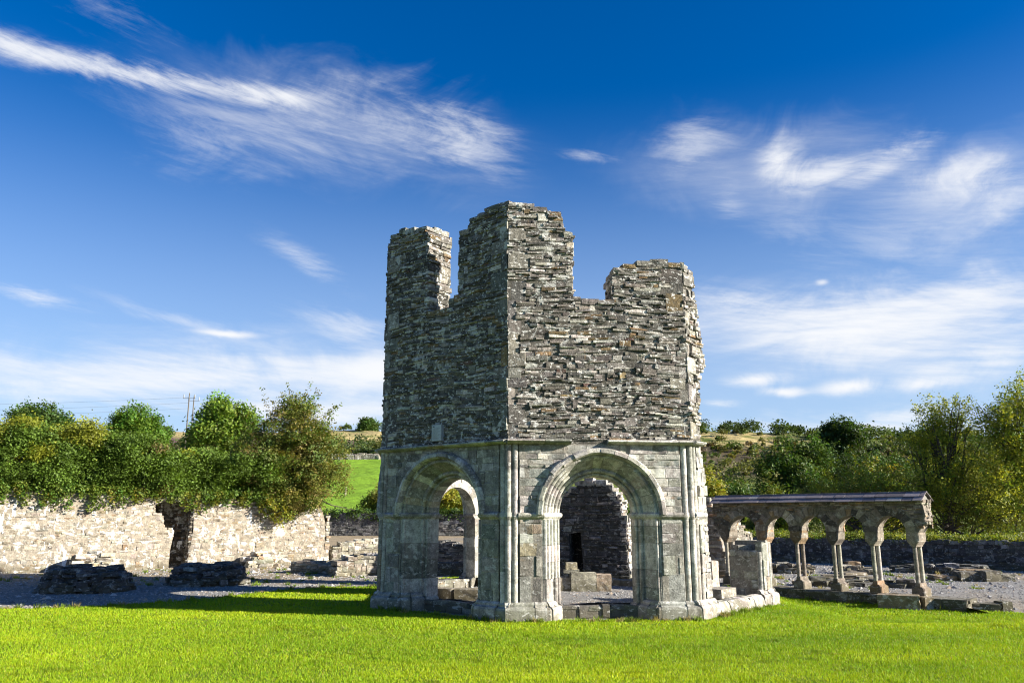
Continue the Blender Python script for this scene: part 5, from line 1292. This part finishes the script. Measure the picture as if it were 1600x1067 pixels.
bush('broadleaf_tree', 23.5, 60, 6.2, 3.6, 5.4, 'very dark tree in front of the isolated skyline tree', 148, (.03, .055, .012), dens=9)
bush('broadleaf_bush', 19.8, 44, 2.6, 4.0, 2.6, 'yellow-green bushes at the foot of the rounded tree behind the arcade', 149, YG, dens=9)
bush('broadleaf_tree', 21.0, 47, 4.1, 3.4, 4.0, 'mid-green tree behind the third arcade arch', 150, GR, dens=9)
bush('broadleaf_tree', 25.5, 45, 5.0, 4.4, 5.0, 'olive tree filling the gap behind the airy willow', 151, OL, dens=9)
bush('broadleaf_tree', 31, 46, 5.6, 5.0, 5.6, 'green tree behind the largest willow at the right edge', 152, GR, dens=8)
bush('broadleaf_bush', 9.6, 43, 2.3, 3.0, 2.2, 'shaded bush seen through the first arcade arch', 153, GR, dens=9)
bush('broadleaf_bush', 12.5, 40, 1.9, 3.2, 1.9, 'low bush seen under the middle arcade arches', 154, (.09, .13, .02), dens=9)
bush('broadleaf_bush', -5.0, 59.5, 4.4, 5.5, 3.6, 'yellow-green bush framed by the far arch seen through the shaded left arch', 156, YG, dens=10)
bush('broadleaf_bush', 6.4, 45, 2.2, 3.2, 2.2, 'dark green bush hidden mostly by the tall ruin', 155, DG, dens=8)
# far scrub on the hill: one mass
r = np.random.default_rng(161); mb = MB()
def scrub(n, xr, yr, size, colr, mask=None, leaf=.35, npl=26):
    x = r.uniform(*xr, n); y = r.uniform(*yr, n)
    if mask is not None: k = mask(x, y); x, y = x[k], y[k]
    n = len(x); z = hill_z(x, y); s = r.uniform(*size, n)
    P = np.stack([x, y, z+s*.35], 1); q = 9
    d = r.normal(0, 1, (n*q, 3)); d[:, 2] = np.abs(d[:, 2]); d /= np.linalg.norm(d, axis=1)[:, None]
    C = np.repeat(P, q, 0)+d*np.repeat(s, q)[:, None]*np.array([.6, .6, .5])
    col = np.array(colr)[r.integers(len(colr), size=n)]; col = np.repeat(col, q, 0)*r.uniform(.7, 1.3, (n*q, 1))
    leaves(mb, C, npl, np.repeat(s, q)*.22, leaf, col, r)
DGF, MG, BR = (.032, .055, .014), (.065, .10, .02), (.10, .11, .03)
scrub(240, (-60, 120), (150, 188), (1.2, 2.8), [DGF, DGF, MG], lambda x, y: (x > 15) | (r.random(len(x)) < .25), .5, 16)
scrub(260, (52, 120), (100, 165), (1.2, 3.0), [DGF, MG, MG, BR], None, .5, 16)
scrub(120, (-60, 2), (114, 126), (1.2, 2.6), [MG, BR, DGF], None, .4, 16)
scrub(430, (4, 110), (60, 100), (1.0, 2.6), [DGF, MG, MG, BR, (.13, .15, .025)], lambda x, y: (x > .16*y), .26, 20)
scrub(240, (15, 60), (98, 134), (.4, 1.1), [MG, BR, (.10, .075, .04), (.16, .15, .04)], None, .35, 12)
scrub(60, (5, 60), (132, 160), (.5, 1.4), [MG, BR], None, .4, 10)
scrub(110, (-24, 4), (57, 64), (.4, 1.0), [BR, MG, (.13, .15, .025)], None, .14, 24)
scrub(160, (8, 45), (36, 60), (.8, 1.8), [MG, BR, (.13, .16, .025)], lambda x, y: x > .22*y, .16, 26)
scrub(120, (-20, -4), (118, 128), (.8, 1.6), [MG, BR], None, .3, 12)
mb.build('hillside_scrub', M_leaf, None, kind='stuff', **tagd('dark and olive scrub covering the distant hillside and valley', 'scrub'))
# dry grass and weeds along wall tops and hill
mb = MB()
FB = Face((6.5, 32.5), (19.5, 20.5)); u = r.uniform(0, 17.6, 2600); C = FB.p(u, r.uniform(0, 1.6, 2600), .80+r.uniform(-.05, .22, 2600)*(.4+fbm(u, u*0, 3, 8)))
leaves(mb, C, 18, .07, .07, veg_cols(2600, (.11, .15, .022), r, YG, .3), r)
mb.build('wall_top_weeds', M_leaf, None, kind='stuff', **tagd('green weeds growing along the top of the low dark boundary wall', 'weeds'))
mb = MB(); u = r.uniform(0, 30, 900); FB2 = Face((-24, 55.5), (6, 55.0)); C = FB2.p(u, r.uniform(-.15, .5, 900), 1.75+r.uniform(-.35, .25, 900))
leaves(mb, C, 22, .13, .13, veg_cols(900, DG, r), r); mb.build('ivy', M_leaf, None, kind='stuff', **tagd('dark ivy draped over the far boundary wall on the left', 'ivy'))
# weeds and longer tufts at the feet of the masonry and along the gravel edge
def tufts():
    r = np.random.default_rng(171); P = []
    for F, a, b, d in ((F_AB, 0, S, -.15), (F_BC, 0, S, -.14), (F_CD, .5, 2.4, -.18), (F_A, -1.2, 3.6, -.14)):
        n = 26; u = r.uniform(a, b, n); P.append(F.p(u, d+r.uniform(-.03, .02, n), 0)[:, :2])
    E_ = np.array(LAWN[1:10]); 
    for a, b in zip(E_[:-1], E_[1:]):
        n = int(np.linalg.norm(b-a)*5)+2; n = min(n, 60); t_ = r.random(n)[:, None]
        if abs(a[0]) > 30: t_ = .72+.28*t_
        P.append(a+(b-a)*t_+r.normal(0, .05, (n, 2)))
    P.append(np.stack([r.uniform(-13, -3, 160), r.uniform(19.5, 26, 160)], 1)); P.append(np.stack([r.uniform(5.5, 14, 110), r.uniform(18.5, 24, 110)], 1))
    C = np.concatenate(P); k = len(C); nb = 26; n = k*nb
    hgt = np.repeat(r.uniform(.04, .11, k), nb)*r.uniform(.5, 1.2, n); c = np.repeat(C, nb, 0)+r.normal(0, .035, (n, 2))
    z = np.where(in_poly(c[:, 0], c[:, 1], LAWN), lawn_z(c[:, 0], c[:, 1]), .0); a = r.uniform(0, 6.28, n); w = .006+.0003*c[:, 1]
    ln = r.normal(0, .45, (n, 2))*hgt[:, None]
    V = np.stack([np.stack([c[:, 0]-np.cos(a)*w, c[:, 1]-np.sin(a)*w, z], 1), np.stack([c[:, 0]+np.cos(a)*w, c[:, 1]+np.sin(a)*w, z], 1), np.stack([c[:, 0]+ln[:, 0], c[:, 1]+ln[:, 1], z+hgt], 1)], 1)
    col = np.repeat(np.array([.13, .19, .02])*r.uniform(.6, 1.4, (k, 1)), nb, 0); dry = np.repeat(r.random(k) < .25, nb); col[dry] = np.array([.26, .22, .09])
    mb = MB(); mb.add(V.reshape(-1, 3), tris=np.arange(3*n).reshape(n, 3), col=np.repeat(col, 3, 0))
    mb.build('weed_tufts', M_grass, None, kind='stuff', **tagd('longer grass tufts at the foot of the masonry and along the gravel edge', 'weeds'))
tufts()
# earth bank behind the low wall so that its retained ground shows green
for o in bpy.data.objects:
    if '_off' in o: del o['_off']
